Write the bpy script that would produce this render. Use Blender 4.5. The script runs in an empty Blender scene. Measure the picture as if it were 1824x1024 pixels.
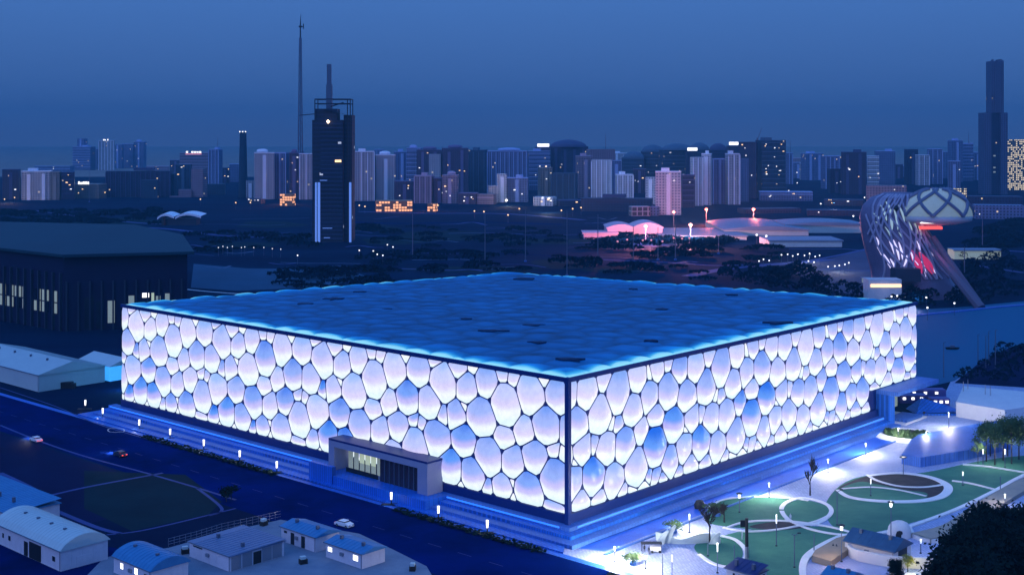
import bpy, math, random
import numpy as np
from mathutils import Vector, Matrix
random.seed(7); np.random.seed(7)
S = bpy.context.scene; COL = S.collection
F = 2306.0; HC = 88.0

# ---------------- camera
cd = bpy.data.cameras.new('camera'); cam = bpy.data.objects.new('camera', cd); COL.objects.link(cam)
cam.location = (0, 0, HC); cam.rotation_euler = (math.pi/2, 0, 0)
cd.sensor_width = 36; cd.lens = F/1824*36; cd.shift_y = -272/1824; cd.clip_start = 1; cd.clip_end = 40000
S.camera = cam
# ---------------- world: dusk sky, deep blue, paler and greyer at the horizon
W = bpy.data.worlds.new('World'); S.world = W; W.use_nodes = True
nt = W.node_tree; nt.nodes.clear()
out = nt.nodes.new('ShaderNodeOutputWorld'); bg = nt.nodes.new('ShaderNodeBackground')
tc = nt.nodes.new('ShaderNodeTexCoord'); sx = nt.nodes.new('ShaderNodeSeparateXYZ'); cr = nt.nodes.new('ShaderNodeValToRGB')
nt.links.new(tc.outputs['Generated'], sx.inputs[0]); nt.links.new(sx.outputs['Z'], cr.inputs[0])
el = cr.color_ramp.elements
el[0].position = 0.0; el[0].color = (.070, .118, .29, 1)
el[1].position = 1.0; el[1].color = (.13, .42, 1.15, 1)
for p, c in ((.03, (.058, .140, .385)), (.11, (.066, .186, .52)), (.35, (.10, .29, .88))):
    e = el.new(p); e.color = (*c, 1)
nt.links.new(cr.outputs[0], bg.inputs[0]); bg.inputs[1].default_value = 1.0
nt.links.new(bg.outputs[0], out.inputs[0])
# ---------------- after-sunset glow as one very soft, weak sun from behind the left shoulder
sd = bpy.data.lights.new('sun', 'SUN'); sun = bpy.data.objects.new('sun', sd); COL.objects.link(sun)
sd.energy = 0.8; sd.angle = math.radians(40); sd.color = (.42, .52, 1.0)
sun.rotation_euler = (math.radians(58), 0, math.radians(-38))
S.view_settings.view_transform = 'Standard'; S.view_settings.look = 'None'
S.view_settings.exposure = 0; S.view_settings.gamma = 1
S.cycles.max_bounces = 4; S.cycles.diffuse_bounces = 2; S.cycles.glossy_bounces = 2
S.cycles.transmission_bounces = 2; S.cycles.volume_bounces = 0; S.cycles.transparent_max_bounces = 4
S.cycles.sample_clamp_indirect = 4; S.cycles.sample_clamp_direct = 0

# ---------------- helpers
def G(px, py, z=0.0):
    Y = F*(HC-z)/(py-240); return Vector(((px-912)*Y/F, Y, z))
def lin(*c): return tuple((x/255/12.92 if x/255 <= .04045 else ((x/255+.055)/1.055)**2.4) for x in c)
class MB:
    def __init__(s): s.v = []; s.f = []; s.uv = []
    def face(s, pts, uv=None):
        n = len(s.v); s.v += [tuple(p) for p in pts]; s.f.append(tuple(range(n, n+len(pts))))
        s.uv.append(uv or [(0, 0)]*len(pts)); return s
    def box(s, x0, y0, z0, x1, y1, z1, M=None):
        P = [Vector(p) for p in ((x0,y0,z0),(x1,y0,z0),(x1,y1,z0),(x0,y1,z0),(x0,y0,z1),(x1,y0,z1),(x1,y1,z1),(x0,y1,z1))]
        w = x1-x0; d = y1-y0; Q = [M @ p if M else p for p in P]
        for ix, u in (((0,1,5,4), [(0,z0),(w,z0),(w,z1),(0,z1)]), ((1,2,6,5), [(w,z0),(w+d,z0),(w+d,z1),(w,z1)]),
                      ((2,3,7,6), [(0,z0),(w,z0),(w,z1),(0,z1)]), ((3,0,4,7), [(0,z0),(d,z0),(d,z1),(0,z1)])):
            s.face([Q[i] for i in ix], u)
        s.face([Q[i] for i in (4,5,6,7)]); s.face([Q[i] for i in (3,2,1,0)]); return s
    def prism(s, poly, z0, z1, bottom=False):
        n = len(poly); acc = 0
        ar = sum(poly[i][0]*poly[(i+1)%n][1]-poly[(i+1)%n][0]*poly[i][1] for i in range(n))
        if ar < 0: poly = poly[::-1]
        for i in range(n):
            a, b = poly[i], poly[(i+1)%n]; L = math.hypot(b[0]-a[0], b[1]-a[1])
            s.face([(a[0],a[1],z0),(b[0],b[1],z0),(b[0],b[1],z1),(a[0],a[1],z1)], [(acc,z0),(acc+L,z0),(acc+L,z1),(acc,z1)]); acc += L
        s.face([(p[0],p[1],z1) for p in poly], [(p[0],p[1]) for p in poly])
        if bottom: s.face([(p[0],p[1],z0) for p in poly[::-1]])
        return s
    def sheet(s, poly, z):
        n = len(poly); ar = sum(poly[i][0]*poly[(i+1)%n][1]-poly[(i+1)%n][0]*poly[i][1] for i in range(n))
        if ar < 0: poly = poly[::-1]
        return s.face([(p[0],p[1],z) for p in poly], [(p[0],p[1]) for p in poly])
    def tube(s, p, q, r0, r1=None, n=6, cap=True):
        p = Vector(p); q = Vector(q); r1 = r0 if r1 is None else r1; d = (q-p)
        if d.length < 1e-6: return s
        d.normalize(); a = d.orthogonal().normalized(); b = d.cross(a)
        A = [p+(a*math.cos(t)+b*math.sin(t))*r0 for t in [2*math.pi*i/n for i in range(n)]]
        B = [q+(a*math.cos(t)+b*math.sin(t))*r1 for t in [2*math.pi*i/n for i in range(n)]]
        for i in range(n): s.face([A[i], A[(i+1)%n], B[(i+1)%n], B[i]])
        if cap: s.face(B); s.face(A[::-1])
        return s
    def lathe(s, c, prof, n=16, sx=1, sy=1):
        R = [[(c[0]+r*math.cos(2*math.pi*i/n)*sx, c[1]+r*math.sin(2*math.pi*i/n)*sy, c[2]+z) for i in range(n)] for r, z in prof]
        for A, B in zip(R, R[1:]):
            for i in range(n): s.face([A[i], A[(i+1)%n], B[(i+1)%n], B[i]])
        return s
    def quad(s, c, a, b): c = Vector(c); return s.face([c-a-b, c+a-b, c+a+b, c-a+b])
    def build(s, name, mat, parent=None, smooth=False, merge=False):
        me = bpy.data.meshes.new(name); me.from_pydata(s.v, [], s.f)
        ul = me.uv_layers.new(name='uv'); ul.data.foreach_set('uv', [c for f in s.uv for p in f for c in p])
        if mat: me.materials.append(mat)
        if merge or smooth:
            import bmesh
            bm = bmesh.new(); bm.from_mesh(me); bmesh.ops.remove_doubles(bm, verts=bm.verts, dist=.001); bm.to_mesh(me); bm.free()
        if smooth: me.polygons.foreach_set('use_smooth', [True]*len(me.polygons))
        me.update(); o = bpy.data.objects.new(name, me); COL.objects.link(o)
        if parent: o.parent = parent
        return o
def tag(o, label=None, cat=None, group=None, kind=None):
    for k, v in (('label', label), ('category', cat), ('group', group), ('kind', kind)):
        if v: o[k] = v
    return o
def thing(name, label, cat, loc=(0,0,0), rz=0, group=None):
    o = bpy.data.objects.new(name, None); COL.objects.link(o); o.location = loc; o.rotation_euler = (0,0,rz); o.empty_display_size = .5
    return tag(o, label, cat, group)
def struct(o): o['kind'] = 'structure'; return o
def dup(root, loc, rz=0, label=None, group=None, scale=None):
    r = root.copy(); COL.objects.link(r); r.location = loc; r.rotation_euler = (0,0,rz)
    if label: r['label'] = label
    if group: r['group'] = group
    if scale: r.scale = scale
    for ch in list(root.children):
        c = ch.copy(); COL.objects.link(c); c.parent = r
        for g in list(ch.children):
            d = g.copy(); COL.objects.link(d); d.parent = c
    return r
def mat(name, col, rough=.7, col2=None, scale=.2, emit=None, es=1.0, metal=0, bump=0, spec=.3, detail=9, stretch=None):
    m = bpy.data.materials.new(name); m.use_nodes = True; n = m.node_tree; b = n.nodes['Principled BSDF']
    b.inputs['Base Color'].default_value = (*col, 1); b.inputs['Roughness'].default_value = rough; b.inputs['Metallic'].default_value = metal
    b.inputs['Specular IOR Level'].default_value = spec
    if col2 or bump:
        t = n.nodes.new('ShaderNodeTexCoord'); x = n.nodes.new('ShaderNodeTexNoise'); x.inputs['Scale'].default_value = scale; x.inputs['Detail'].default_value = detail
        src = t.outputs['Object']
        if stretch:
            mp = n.nodes.new('ShaderNodeMapping'); mp.inputs['Scale'].default_value = stretch; n.links.new(src, mp.inputs[0]); src = mp.outputs[0]
        n.links.new(src, x.inputs['Vector'])
        if col2:
            r = n.nodes.new('ShaderNodeValToRGB'); r.color_ramp.elements[0].position = .32; r.color_ramp.elements[1].position = .66; x.inputs['Roughness'].default_value = .68
            r.color_ramp.elements[0].color = (*col, 1); r.color_ramp.elements[1].color = (*col2, 1)
            n.links.new(x.outputs['Fac'], r.inputs[0]); n.links.new(r.outputs[0], b.inputs['Base Color'])
        if bump:
            bp = n.nodes.new('ShaderNodeBump'); bp.inputs['Strength'].default_value = bump; n.links.new(x.outputs['Fac'], bp.inputs['Height']); n.links.new(bp.outputs[0], b.inputs['Normal'])
    if emit: b.inputs['Emission Color'].default_value = (*emit, 1); b.inputs['Emission Strength'].default_value = es
    return m
def node_math(n, op, a, b=None, c=None):
    x = n.nodes.new('ShaderNodeMath'); x.operation = op
    for i, v in enumerate((a, b, c)):
        if v is None: continue
        if isinstance(v, (int, float)): x.inputs[i].default_value = v
        else: n.links.new(v, x.inputs[i])
    return x.outputs[0]
def facade_mat(name, wall, glass=(.01,.02,.05), du=3.4, dz=3.1, wu=.5, wz=.5,  lit=.01, litc=(1.0,.75,.45), es=.9):
    m = bpy.data.materials.new(name); m.use_nodes = True; n = m.node_tree; b = n.nodes['Principled BSDF']
    uv = n.nodes.new('ShaderNodeUVMap'); s = n.nodes.new('ShaderNodeSeparateXYZ'); n.links.new(uv.outputs[0], s.inputs[0])
    U = node_math(n, 'DIVIDE', s.outputs[0], du); V = node_math(n, 'DIVIDE', s.outputs[1], dz)
    fu = node_math(n, 'FRACT', U); fv = node_math(n, 'FRACT', V)
    a = node_math(n, 'LESS_THAN', node_math(n, 'ABSOLUTE', node_math(n, 'SUBTRACT', fu, .5)), wu/2)
    c = node_math(n, 'LESS_THAN', node_math(n, 'ABSOLUTE', node_math(n, 'SUBTRACT', fv, .5)), wz/2)
    k = node_math(n, 'MULTIPLY', a, c)
    cx = n.nodes.new('ShaderNodeCombineXYZ'); n.links.new(node_math(n, 'FLOOR', U), cx.inputs[0]); n.links.new(node_math(n, 'FLOOR', V), cx.inputs[1])
    oi = n.nodes.new('ShaderNodeObjectInfo'); n.links.new(oi.outputs['Random'], cx.inputs[2])
    wn = n.nodes.new('ShaderNodeTexWhiteNoise'); wn.noise_dimensions = '3D'; n.links.new(cx.outputs[0], wn.inputs[0])
    on = node_math(n, 'MULTIPLY', k, node_math(n, 'GREATER_THAN', wn.outputs[0], 1-lit))
    mx = n.nodes.new('ShaderNodeMix'); mx.data_type = 'RGBA'; n.links.new(k, mx.inputs[0])
    mx.inputs[6].default_value = (*wall, 1); mx.inputs[7].default_value = (*glass, 1)
    # stained rendering varies a little from storey to storey
    ns = n.nodes.new('ShaderNodeTexNoise'); ns.inputs['Scale'].default_value = .08; n.links.new(uv.outputs[0], ns.inputs[0])
    m2 = n.nodes.new('ShaderNodeMix'); m2.data_type = 'RGBA'; m2.blend_type = 'MULTIPLY'; m2.inputs[0].default_value = .5
    n.links.new(mx.outputs[2], m2.inputs[6]); n.links.new(ns.outputs[0], m2.inputs[7])
    n.links.new(m2.outputs[2], b.inputs['Base Color']); b.inputs['Roughness'].default_value = .6
    b.inputs['Emission Color'].default_value = (*litc, 1); n.links.new(node_math(n, 'MULTIPLY', on, es), b.inputs['Emission Strength'])
    return m
M = {}
M['asphalt'] = mat('asphalt', (.0012,.006,.045), .85, (.002,.012,.12), .035, spec=.0)  # blue light spilling from the hall is put into the road colour
M['roof_dark'] = mat('roof_dark', (.02,.03,.06), .6)
M['frame'] = mat('frame', (.002,.02,.15), .45)
M['stone'] = mat('stone', (.05,.16,.52), .55, (.07,.20,.62), .15)  # blue light on the terrace ledge is put into the stone colour
M['step'] = mat('step', (.010,.12,.55), .5, (.02,.18,.75), .10)  # blue LED wash over the steps is put into their colour
M['pave'] = mat('pave', (.32,.38,.62), .7, (.42,.47,.70), .10)  # blue glow of the hall is put into the paving colour
M['dim_path'] = mat('dim_path', (.012,.03,.16), .7, (.02,.05,.22), .2)
M['far_path'] = mat('far_path', (.03,.07,.16), .8, (.06,.11,.2), .05)
M['white'] = mat('white', (.62,.62,.66), .55, (.54,.54,.6), .3)
M['path'] = mat('path', (.74,.74,.76), .6, (.66,.66,.70), .4)
M['lawn'] = mat('lawn', (.035,.14,.11), .9, (.08,.24,.15), .06, bump=.3, spec=.1)
M['lawn_dark'] = mat('lawn_dark', (.001,.012,.022), .9, (.003,.024,.036), .05, spec=.05)
M['soil'] = mat('soil', (.02,.018,.025), .9, (.05,.04,.045), .3)
M['field'] = mat('field', (.0006,.003,.035), .9, (.0015,.008,.055), .03, spec=.05)
M['gravel'] = mat('gravel', (.13,.17,.25), .9, (.21,.25,.32), .12, bump=.2, spec=.1)
M['dark'] = mat('dark', (.012,.014,.022), .5)
M['metal'] = mat('metal', (.28,.30,.36), .4, metal=.6)
M['pole'] = mat('pole', (.10,.13,.20), .5, metal=.3)
M['blue_roof'] = mat('blue_roof', (.02,.16,.36), .5, (.03,.20,.42), .5)
M['cabin'] = mat('cabin', (.62,.58,.66), .6, (.54,.51,.60), .8)
M['canvas'] = mat('canvas', (.46,.54,.56), .55, (.40,.48,.51), .1)
M['glass'] = mat('glass', (.01,.015,.03), .12, spec=.6)
M['glow'] = mat('glow', (.8,.8,.8), .5, emit=(1,.97,.9), es=2.0)
M['glow_warm'] = mat('glow_warm', (.8,.6,.4), .5, emit=(1,.62,.25), es=2.2)
M['glow_red'] = mat('glow_red', (.6,.1,.1), .5, emit=(1,.10,.08), es=1.2)
M['glow_pink'] = mat('glow_pink', (.6,.3,.3), .5, emit=(1,.35,.4), es=.7)
M['glow_dim'] = mat('glow_dim', (.4,.5,.4), .5, (.3,.35,.3), 2, emit=(.50,.58,.44), es=.30)
M['glow_olive'] = mat('glow_olive', (.4,.5,.4), .5, emit=(.60,.70,.42), es=.6)
M['strip_blue'] = mat('strip_blue', (.1,.3,.8), .5, emit=(.02,.20,1.0), es=1.1)
M['glow_blue'] = mat('glow_blue', (.2,.5,.8), .5, emit=(.05,.42,1.0), es=.8)
M['leaf_dark'] = mat('leaf_dark', (.002,.008,.012), .8, (.006,.018,.014), .8, spec=.05)
M['leaf_far'] = mat('leaf_far', (.0006,.006,.020), .9, (.0012,.014,.034), .02, spec=.0)
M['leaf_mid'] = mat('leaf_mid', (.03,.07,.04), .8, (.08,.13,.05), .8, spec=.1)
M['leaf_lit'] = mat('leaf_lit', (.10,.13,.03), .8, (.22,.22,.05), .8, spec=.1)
M['bark'] = mat('bark', (.03,.026,.03), .9)
M['water'] = mat('water', (.0,.10,.21), .6, bump=.15, scale=.25, spec=.08)
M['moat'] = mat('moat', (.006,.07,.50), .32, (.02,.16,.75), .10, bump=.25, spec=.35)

def add_joints(m, size, dark):
    n = m.node_tree; b = n.nodes['Principled BSDF']; src = b.inputs['Base Color'].links[0].from_socket
    t = n.nodes.new('ShaderNodeTexCoord'); mp = n.nodes.new('ShaderNodeMapping'); mp.inputs['Rotation'].default_value = (0,0,-.84); bt_ = n.nodes.new('ShaderNodeTexBrick')
    bt_.inputs['Scale'].default_value = 1/size; bt_.inputs['Mortar Size'].default_value = .03; bt_.inputs['Color1'].default_value = (1,1,1,1); bt_.inputs['Color2'].default_value = (.8,.8,.84,1); bt_.inputs['Mortar'].default_value = (dark,)*3+(1,)
    n.links.new(t.outputs['Object'], mp.inputs[0]); n.links.new(mp.outputs[0], bt_.inputs['Vector'])
    mx = n.nodes.new('ShaderNodeMix'); mx.data_type = 'RGBA'; mx.blend_type = 'MULTIPLY'; mx.inputs[0].default_value = 1; n.links.new(src, mx.inputs[6]); n.links.new(bt_.outputs[0], mx.inputs[7]); n.links.new(mx.outputs[2], b.inputs['Base Color'])
add_joints(M['pave'], 2.2, .55); add_joints(M['step'], 3.0, .5); add_joints(M['stone'], 2.4, .65)
# ---------------- ground, roads and other flat things (each sheet lies a little above the one below)
UX, UY = -.7375, .675          # along the left wall, away from the near corner
VX, VY = .670, .742            # along the right wall
N0 = Vector((12.26, 285.6)); L0 = Vector((-123.1, 409.6)); R0 = Vector((129.2, 415.0)); F0 = Vector((-.4, 504.1))
nL = Vector((-.675, -.7375)); nR = Vector((.742, -.670)); dL = (L0-N0).normalized(); dR = (R0-N0).normalized()
def W2(u, v):                  # plan point: u metres along the left wall, v metres out in front of it
    return (N0.x+dL.x*u+nL.x*v, N0.y+dL.y*u+nL.y*v)
def sheet(name, poly, z, m): return struct(MB().sheet([(p[0], p[1]) for p in poly], z).build(name, m))
def P(*pts): return [G(*p).xy for p in pts]
def smooth_line(pts, k=10, closed=False):
    n = len(pts); o = []
    g = (lambda i: Vector(pts[i % n])) if closed else (lambda i: Vector(pts[min(max(i, 0), n-1)]))
    for i in range(n if closed else n-1):
        a, b, c, d = g(i-1), g(i), g(i+1), g(i+2)
        for j in range(k):
            t = j/k; o.append(.5*((2*b)+(c-a)*t+(2*a-5*b+4*c-d)*t*t+(3*b-a-3*c+d)*t**3))
    if not closed: o.append(g(n-1))
    return o
def ribbon(mb, line, w, z0, z1, closed=False):
    n = len(line); A = []; B = []
    for i, p in enumerate(line):
        t = (line[(i+1) % n]-line[i-1]) if closed else (line[min(i+1, n-1)]-line[max(i-1, 0)])
        t = Vector((t.x, t.y)).normalized(); q = Vector((-t.y, t.x)); ww = w(i/n) if callable(w) else w
        A.append(p.xy+q*ww/2); B.append(p.xy-q*ww/2)
    for i in range(n if closed else n-1):
        j = (i+1) % n
        a, b, c, d = A[i], A[j], B[j], B[i]
        mb.face([(d.x,d.y,z1),(c.x,c.y,z1),(b.x,b.y,z1),(a.x,a.y,z1)])
        if z1-z0 > .01:
            mb.face([(a.x,a.y,z0),(a.x,a.y,z1),(b.x,b.y,z1),(b.x,b.y,z0)]); mb.face([(c.x,c.y,z0),(c.x,c.y,z1),(d.x,d.y,z1),(d.x,d.y,z0)])
    return mb
sheet('ground', [(-8700,-240),(8700,-240),(8700,9400),(-8700,9400)], 0, mat('ground', (.0004,.005,.030), .95, (.002,.018,.055), .012, spec=.03, detail=8, stretch=(.35,1.6,1)))
sheet('hazed_suburbs', [(-8690,2700),(8690,2700),(8690,9390),(-8690,9390)], .05, mat('hazed_suburbs', (.17,.14,.13), .9, (.24,.2,.19), .004))  # distance haze is put into the pale colour of this far city ground
sheet('avenue', [W2(-60,13), W2(330,13), W2(330,38), W2(-60,38)], .008, M['asphalt'])
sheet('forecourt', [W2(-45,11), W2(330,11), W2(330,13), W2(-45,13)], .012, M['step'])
sheet('side_field', [W2(85,39), W2(200,39), W2(200,120), W2(85,120)], .008, M['field'])
sheet('lawn', P((150,838),(330,845),(395,893),(372,915),(235,945),(150,905)), .012, M['lawn_dark'])
sheet('yard', P((186,992),(300,975),(395,948),(500,925),(640,950),(700,978),(760,1008),(790,1060),(120,1060)), .012, M['gravel'])
sheet('front_road', P((330,1000),(0,935),(-40,1050),(400,1300),(700,1300)), .008, M['asphalt'])
for pts, w in (([(0,842),(55,868),(80,885)],1.5), ([(45,893),(150,868),(290,842)],1.1), ([(60,892),(165,936),(215,950)],1.4),
               ([(190,952),(265,942),(420,905)],.7), ([(0,757),(70,785),(150,812),(260,842),(350,868),(420,890)],.8), ([(350,868),(395,905),(372,918)],.8),
               ([(0,690),(100,724),(180,757),(330,800),(560,860),(800,930)],.5)):
    struct(ribbon(MB(), smooth_line([G(*p) for p in pts]), w, .016, .02).build('path', M['dim_path']))
# lane markings of the avenue
mk = MB()
for u in np.arange(-40, 300, 9): mk.sheet([W2(u,25.2), W2(u+4,25.2), W2(u+4,25.35), W2(u,25.35)], .016)
struct(mk.build('road_marking', M['dim_path']))
# arrow-shaped traffic island outlines painted by the avenue
sheet('plaza', [W2(-3,12), (20,262), (11,240), (190,240), (230,420), (160,470), (N0.x+dR.x*186+nR.x*3, N0.y+dR.y*186+nR.y*3), (N0.x+nR.x*10, N0.y+nR.y*10)], .008, M['pave'])
lake = P((1600,552),(1700,548),(1830,536),(1990,532),(1960,600),(1824,612),(1765,640),(1700,678),(1632,694),(1560,700))
sheet('lake', lake, .012, M['water'])
struct(ribbon(MB(), smooth_line([G(*p) for p in ((1560,572),(1640,562),(1700,556),(1824,544),(1990,538))]), 2.2, .0, .6).build('lake_embankment', M['stone']))
sheet('bank', P((1700,682),(1742,648),(1800,618),(1840,608),(1990,600),(1990,690),(1824,690)), .02, M['field'])
# roads and clearings of the wide dark park behind the building
for pts, w, m in (([(700,445),(900,452),(1100,462),(1290,472)],3,'asphalt'), ([(1050,462),(1200,468),(1290,473),(1440,464),(1560,440)],4,'stone'),
               ([(1225,492),(1300,478),(1400,470),(1480,462)],9,'stone'), ([(330,515),(380,520),(480,527)],2.0,'path'),
               ([(180,402),(300,408),(400,420),(520,424)],8,'stone'), ([(60,375),(160,388),(260,398),(360,400)],7,'stone'),
               ([(560,392),(700,398),(860,396),(1000,400)],10,'asphalt'), ([(1740,440),(1800,447),(1900,452)],6,'stone'),
               ([(1720,470),(1824,486)],5,'stone'), ([(640,377),(760,380),(900,381),(1040,392)],10,'stone')):
    struct(ribbon(MB(), smooth_line([G(*p) for p in pts]), w, .016, .02).build('park_road', M['dim_path' if m == 'stone' else m]))
rr = random.Random(5)
for i in range(46):
    x = rr.uniform(300, 1500); y = rr.uniform(384, 484); L_ = rr.uniform(40, 150)
    struct(ribbon(MB(), smooth_line([G(x+L_*q, y+rr.uniform(-1.2,1.2)+q*rr.uniform(-4,5)) for q in (0,.35,.7,1)], 4), rr.uniform(1.2, 4), .026+.0008*i, .03+.0008*i).build('park_road', M['dim_path' if i % 3 else 'far_path']))
sheet('clearing', P((345,470),(440,478),(620,480),(660,495),(560,512),(420,518),(340,512)), .012, mat('clearing', (.002,.045,.10), .9, (.008,.07,.15), .02))
sheet('square', P((1400,480),(1560,440),(1600,500),(1560,530),(1490,520)), .012, mat('square', (.04,.06,.14), .9, (.02,.035,.10), .02))
for i, q in enumerate([(640,405,70,7),(800,420,110,9),(700,430,60,6),(1010,470,60,10),(850,480,120,6),(1000,430,90,5),(1100,480,60,6),(480,400,60,6),(200,395,90,7),(430,437,60,6)]):
    x, y, w, h = q; pts = [(x+w*math.cos(t)*(1+.2*math.sin(3*t+i)), y+h*math.sin(t)) for t in np.linspace(0, 2*math.pi, 24, endpoint=False)]
    sheet('meadow', P(*pts), .010, M['lawn_dark'])

# ---------------- the bubble-clad hall
LC=[(64.78,27.56,0.94,0),(61.8,27.11,0.88,0),(64.07,21.42,26.01,0.3),(56.3,24.54,18.76,0.1),(51.75,28.28,-0.38,0),(47.65,25.61,16.5,0.1),(41.62,28.42,0.93,0),(39.05,23.75,21.22,0.05),(33.82,27.82,6.89,0),(64.51,13.83,10.38,0),(58.15,16.63,10.79,0.1),(51.49,18.79,19.31,0.55),(43.76,18.63,17.88,0.35),(39.15,16.35,4.74,0.5),(34.54,16.85,10.6,0.35),(61.8,8.74,14.88,0.1),(54.88,10.87,15.89,0.3),(49.18,13.21,2.78,0.1),(46.38,12.69,2.72,0.2),(41.37,9.99,22.08,0.1),(42.36,2.57,7.62,0.8),(36.71,4.07,19.54,1),(40.14,0.6,0.31,0),(48.67,6.91,24.72,0.3),(30.72,23.7,14.01,0.15),(28.88,28.25,-0.43,0),(24.48,25.45,14.53,0.2),(31.78,19.03,1.07,0),(26.02,17.61,25.02,0.1),(31.52,11.15,16.94,0.55),(24.06,8.81,23.1,0.05),(16.41,4.08,1.01,0),(28.88,3.89,18.77,0.85),(24.22,1.56,4.07,0.6),(19.5,2.42,10.6,0.4),(11.27,3.21,19.41,0.5),(16.41,0.6,0.62,0),(3.81,0.87,4.16,0),(32.84,0.6,0.21,0)]
RC=[(17.95,23.82,23.35,0.1),(25.73,25.87,11.17,0.1),(31.2,26.19,0.45,0),(33.8,27.14,6.64,0.1),(38.18,27.65,0.97,0.1),(30.46,21.35,14.6,0.3),(23.93,19.35,17.03,0.2),(15.4,17.56,3.05,0.2),(18.09,16.92,3.91,0.1),(33.05,16.64,9.81,0.1),(26.95,13.55,10.01,0.2),(20.75,11.44,20.32,0.3),(32.68,9.13,24.45,0.8),(25.37,5.75,22.58,0.25),(30.09,2.71,2.3,0.4),(33.05,1.93,3.51,0.3),(16.23,4.34,18.41,0.1),(19.35,1.01,4.99,0.2),(23.22,0.6,1.43,0),(28.26,0.6,1.88,0),(35.3,0.63,1.79,0),(38.53,21.49,20.74,0.5),(42.96,25.56,11.38,0.2),(50.43,25.11,14.38,0.1),(56.8,27.07,5.15,0.1),(46.5,19.06,19.35,0.3),(55.11,20.21,22.02,0.2),(40.73,13.06,19.95,0.7),(45.85,11.31,0.74,0),(48.46,13.82,11.96,0.3),(53.09,14.01,4.17,0.3),(57.48,11.82,17.25,0.35),(39.47,4.82,12.72,0.3),(45.01,6.54,13.8,0.2),(52.96,6.43,20.39,0.6),(48.13,2.32,7.98,0.2),(55.11,1.96,7.74,0.3),(42.64,2.07,-0.44,0.2)]
WH = 29.6; Z0 = 4.4
def clip(poly, a, b, c):
    o = []; n = len(poly)
    for i in range(n):
        p, q = poly[i], poly[(i+1) % n]; dp = a*p[0]+b*p[1]-c; dq = a*q[0]+b*q[1]-c
        if dp <= 0: o.append(p)
        if (dp < 0) != (dq < 0) and dp != dq:
            s = dp/(dp-dq); o.append((p[0]+s*(q[0]-p[0]), p[1]+s*(q[1]-p[1])))
    return o
def cells(seeds, per, L, sc, cut=None):
    T = []
    for k in range(-1, 6):
        for (x, y, w, b) in seeds: T.append(((x % per+k*per)*sc, y, w, b))
    res = []
    for i, (x, y, w, b) in enumerate(T):
        if not -10 < x < L+10: continue
        Pg = [(max(x-14, .35), .1), (min(x+14, L-.15), .1), (min(x+14, L-.15), WH-.3), (max(x-14, .35), WH-.3)]
        if Pg[0][0] >= Pg[1][0]: continue
        for j, (X, Y, w2, _) in enumerate(T):
            if j == i or abs(X-x) > 24: continue
            a = 2*(X-x); c = 2*(Y-y); d = X*X+Y*Y-x*x-y*y-w2+w
            Pg = clip(Pg, a, c, d-.15*math.hypot(a, c))
            if len(Pg) < 3: break
        if cut and len(Pg) >= 3:
            cx = sum(p[0] for p in Pg)/len(Pg)
            if cx > cut[0]-2.5: Pg = clip(Pg, 0, -1, -cut[1])
            else: Pg = clip(Pg, 1, 0, cut[0])
        if len(Pg) >= 3:
            ar = abs(sum(Pg[q][0]*Pg[(q+1) % len(Pg)][1]-Pg[(q+1) % len(Pg)][0]*Pg[q][1] for q in range(len(Pg))))/2
            if ar > .6: res.append((ar, Pg, b))
    return res
def chaikin(Pg, f=.16):
    o = []; n = len(Pg)
    for i in range(n):
        a, b = Pg[i], Pg[(i+1) % n]
        o.append((a[0]+(b[0]-a[0])*f, a[1]+(b[1]-a[1])*f)); o.append((b[0]+(a[0]-b[0])*f, b[1]+(a[1]-b[1])*f))
    return o
def cushion(mb, ar, Pg, b, org, d, nn):
    Pg = chaikin(Pg); n = len(Pg); cx = sum(p[0] for p in Pg)/n; cy = sum(p[1] for p in Pg)/n
    v0 = min(p[1] for p in Pg); v1 = max(p[1] for p in Pg); hgt = v1-v0; r = math.sqrt(ar/math.pi); D = .28*r
    vo = random.uniform(-.09, .09)
    if ar < 6: b = b*.3; white = .45
    else: white = 1.0
    def pt(f, i):
        q = Pg[i]; return (cx+(q[0]-cx)*f, cy+(q[1]-cy)*f)
    fs = (1, .94, .78, .5, .2)
    def P3(f, q):
        o = .35+D*(1-f**2.4); return (org.x+d.x*q[0]+nn.x*o, org.y+d.y*q[0]+nn.y*o, Z0+q[1])
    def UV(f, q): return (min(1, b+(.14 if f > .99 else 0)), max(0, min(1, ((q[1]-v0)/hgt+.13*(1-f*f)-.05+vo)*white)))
    for k in range(len(fs)-1):
        for i in range(n):
            j = (i+1) % n; a, b1, c, e = pt(fs[k], i), pt(fs[k], j), pt(fs[k+1], j), pt(fs[k+1], i)
            mb.face([P3(fs[k], a), P3(fs[k], b1), P3(fs[k+1], c), P3(fs[k+1], e)], [UV(fs[k], a), UV(fs[k], b1), UV(fs[k+1], c), UV(fs[k+1], e)])
    mb.face([P3(.2, pt(.2, i)) for i in range(n)], [UV(.2, pt(.2, i)) for i in range(n)])
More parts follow.
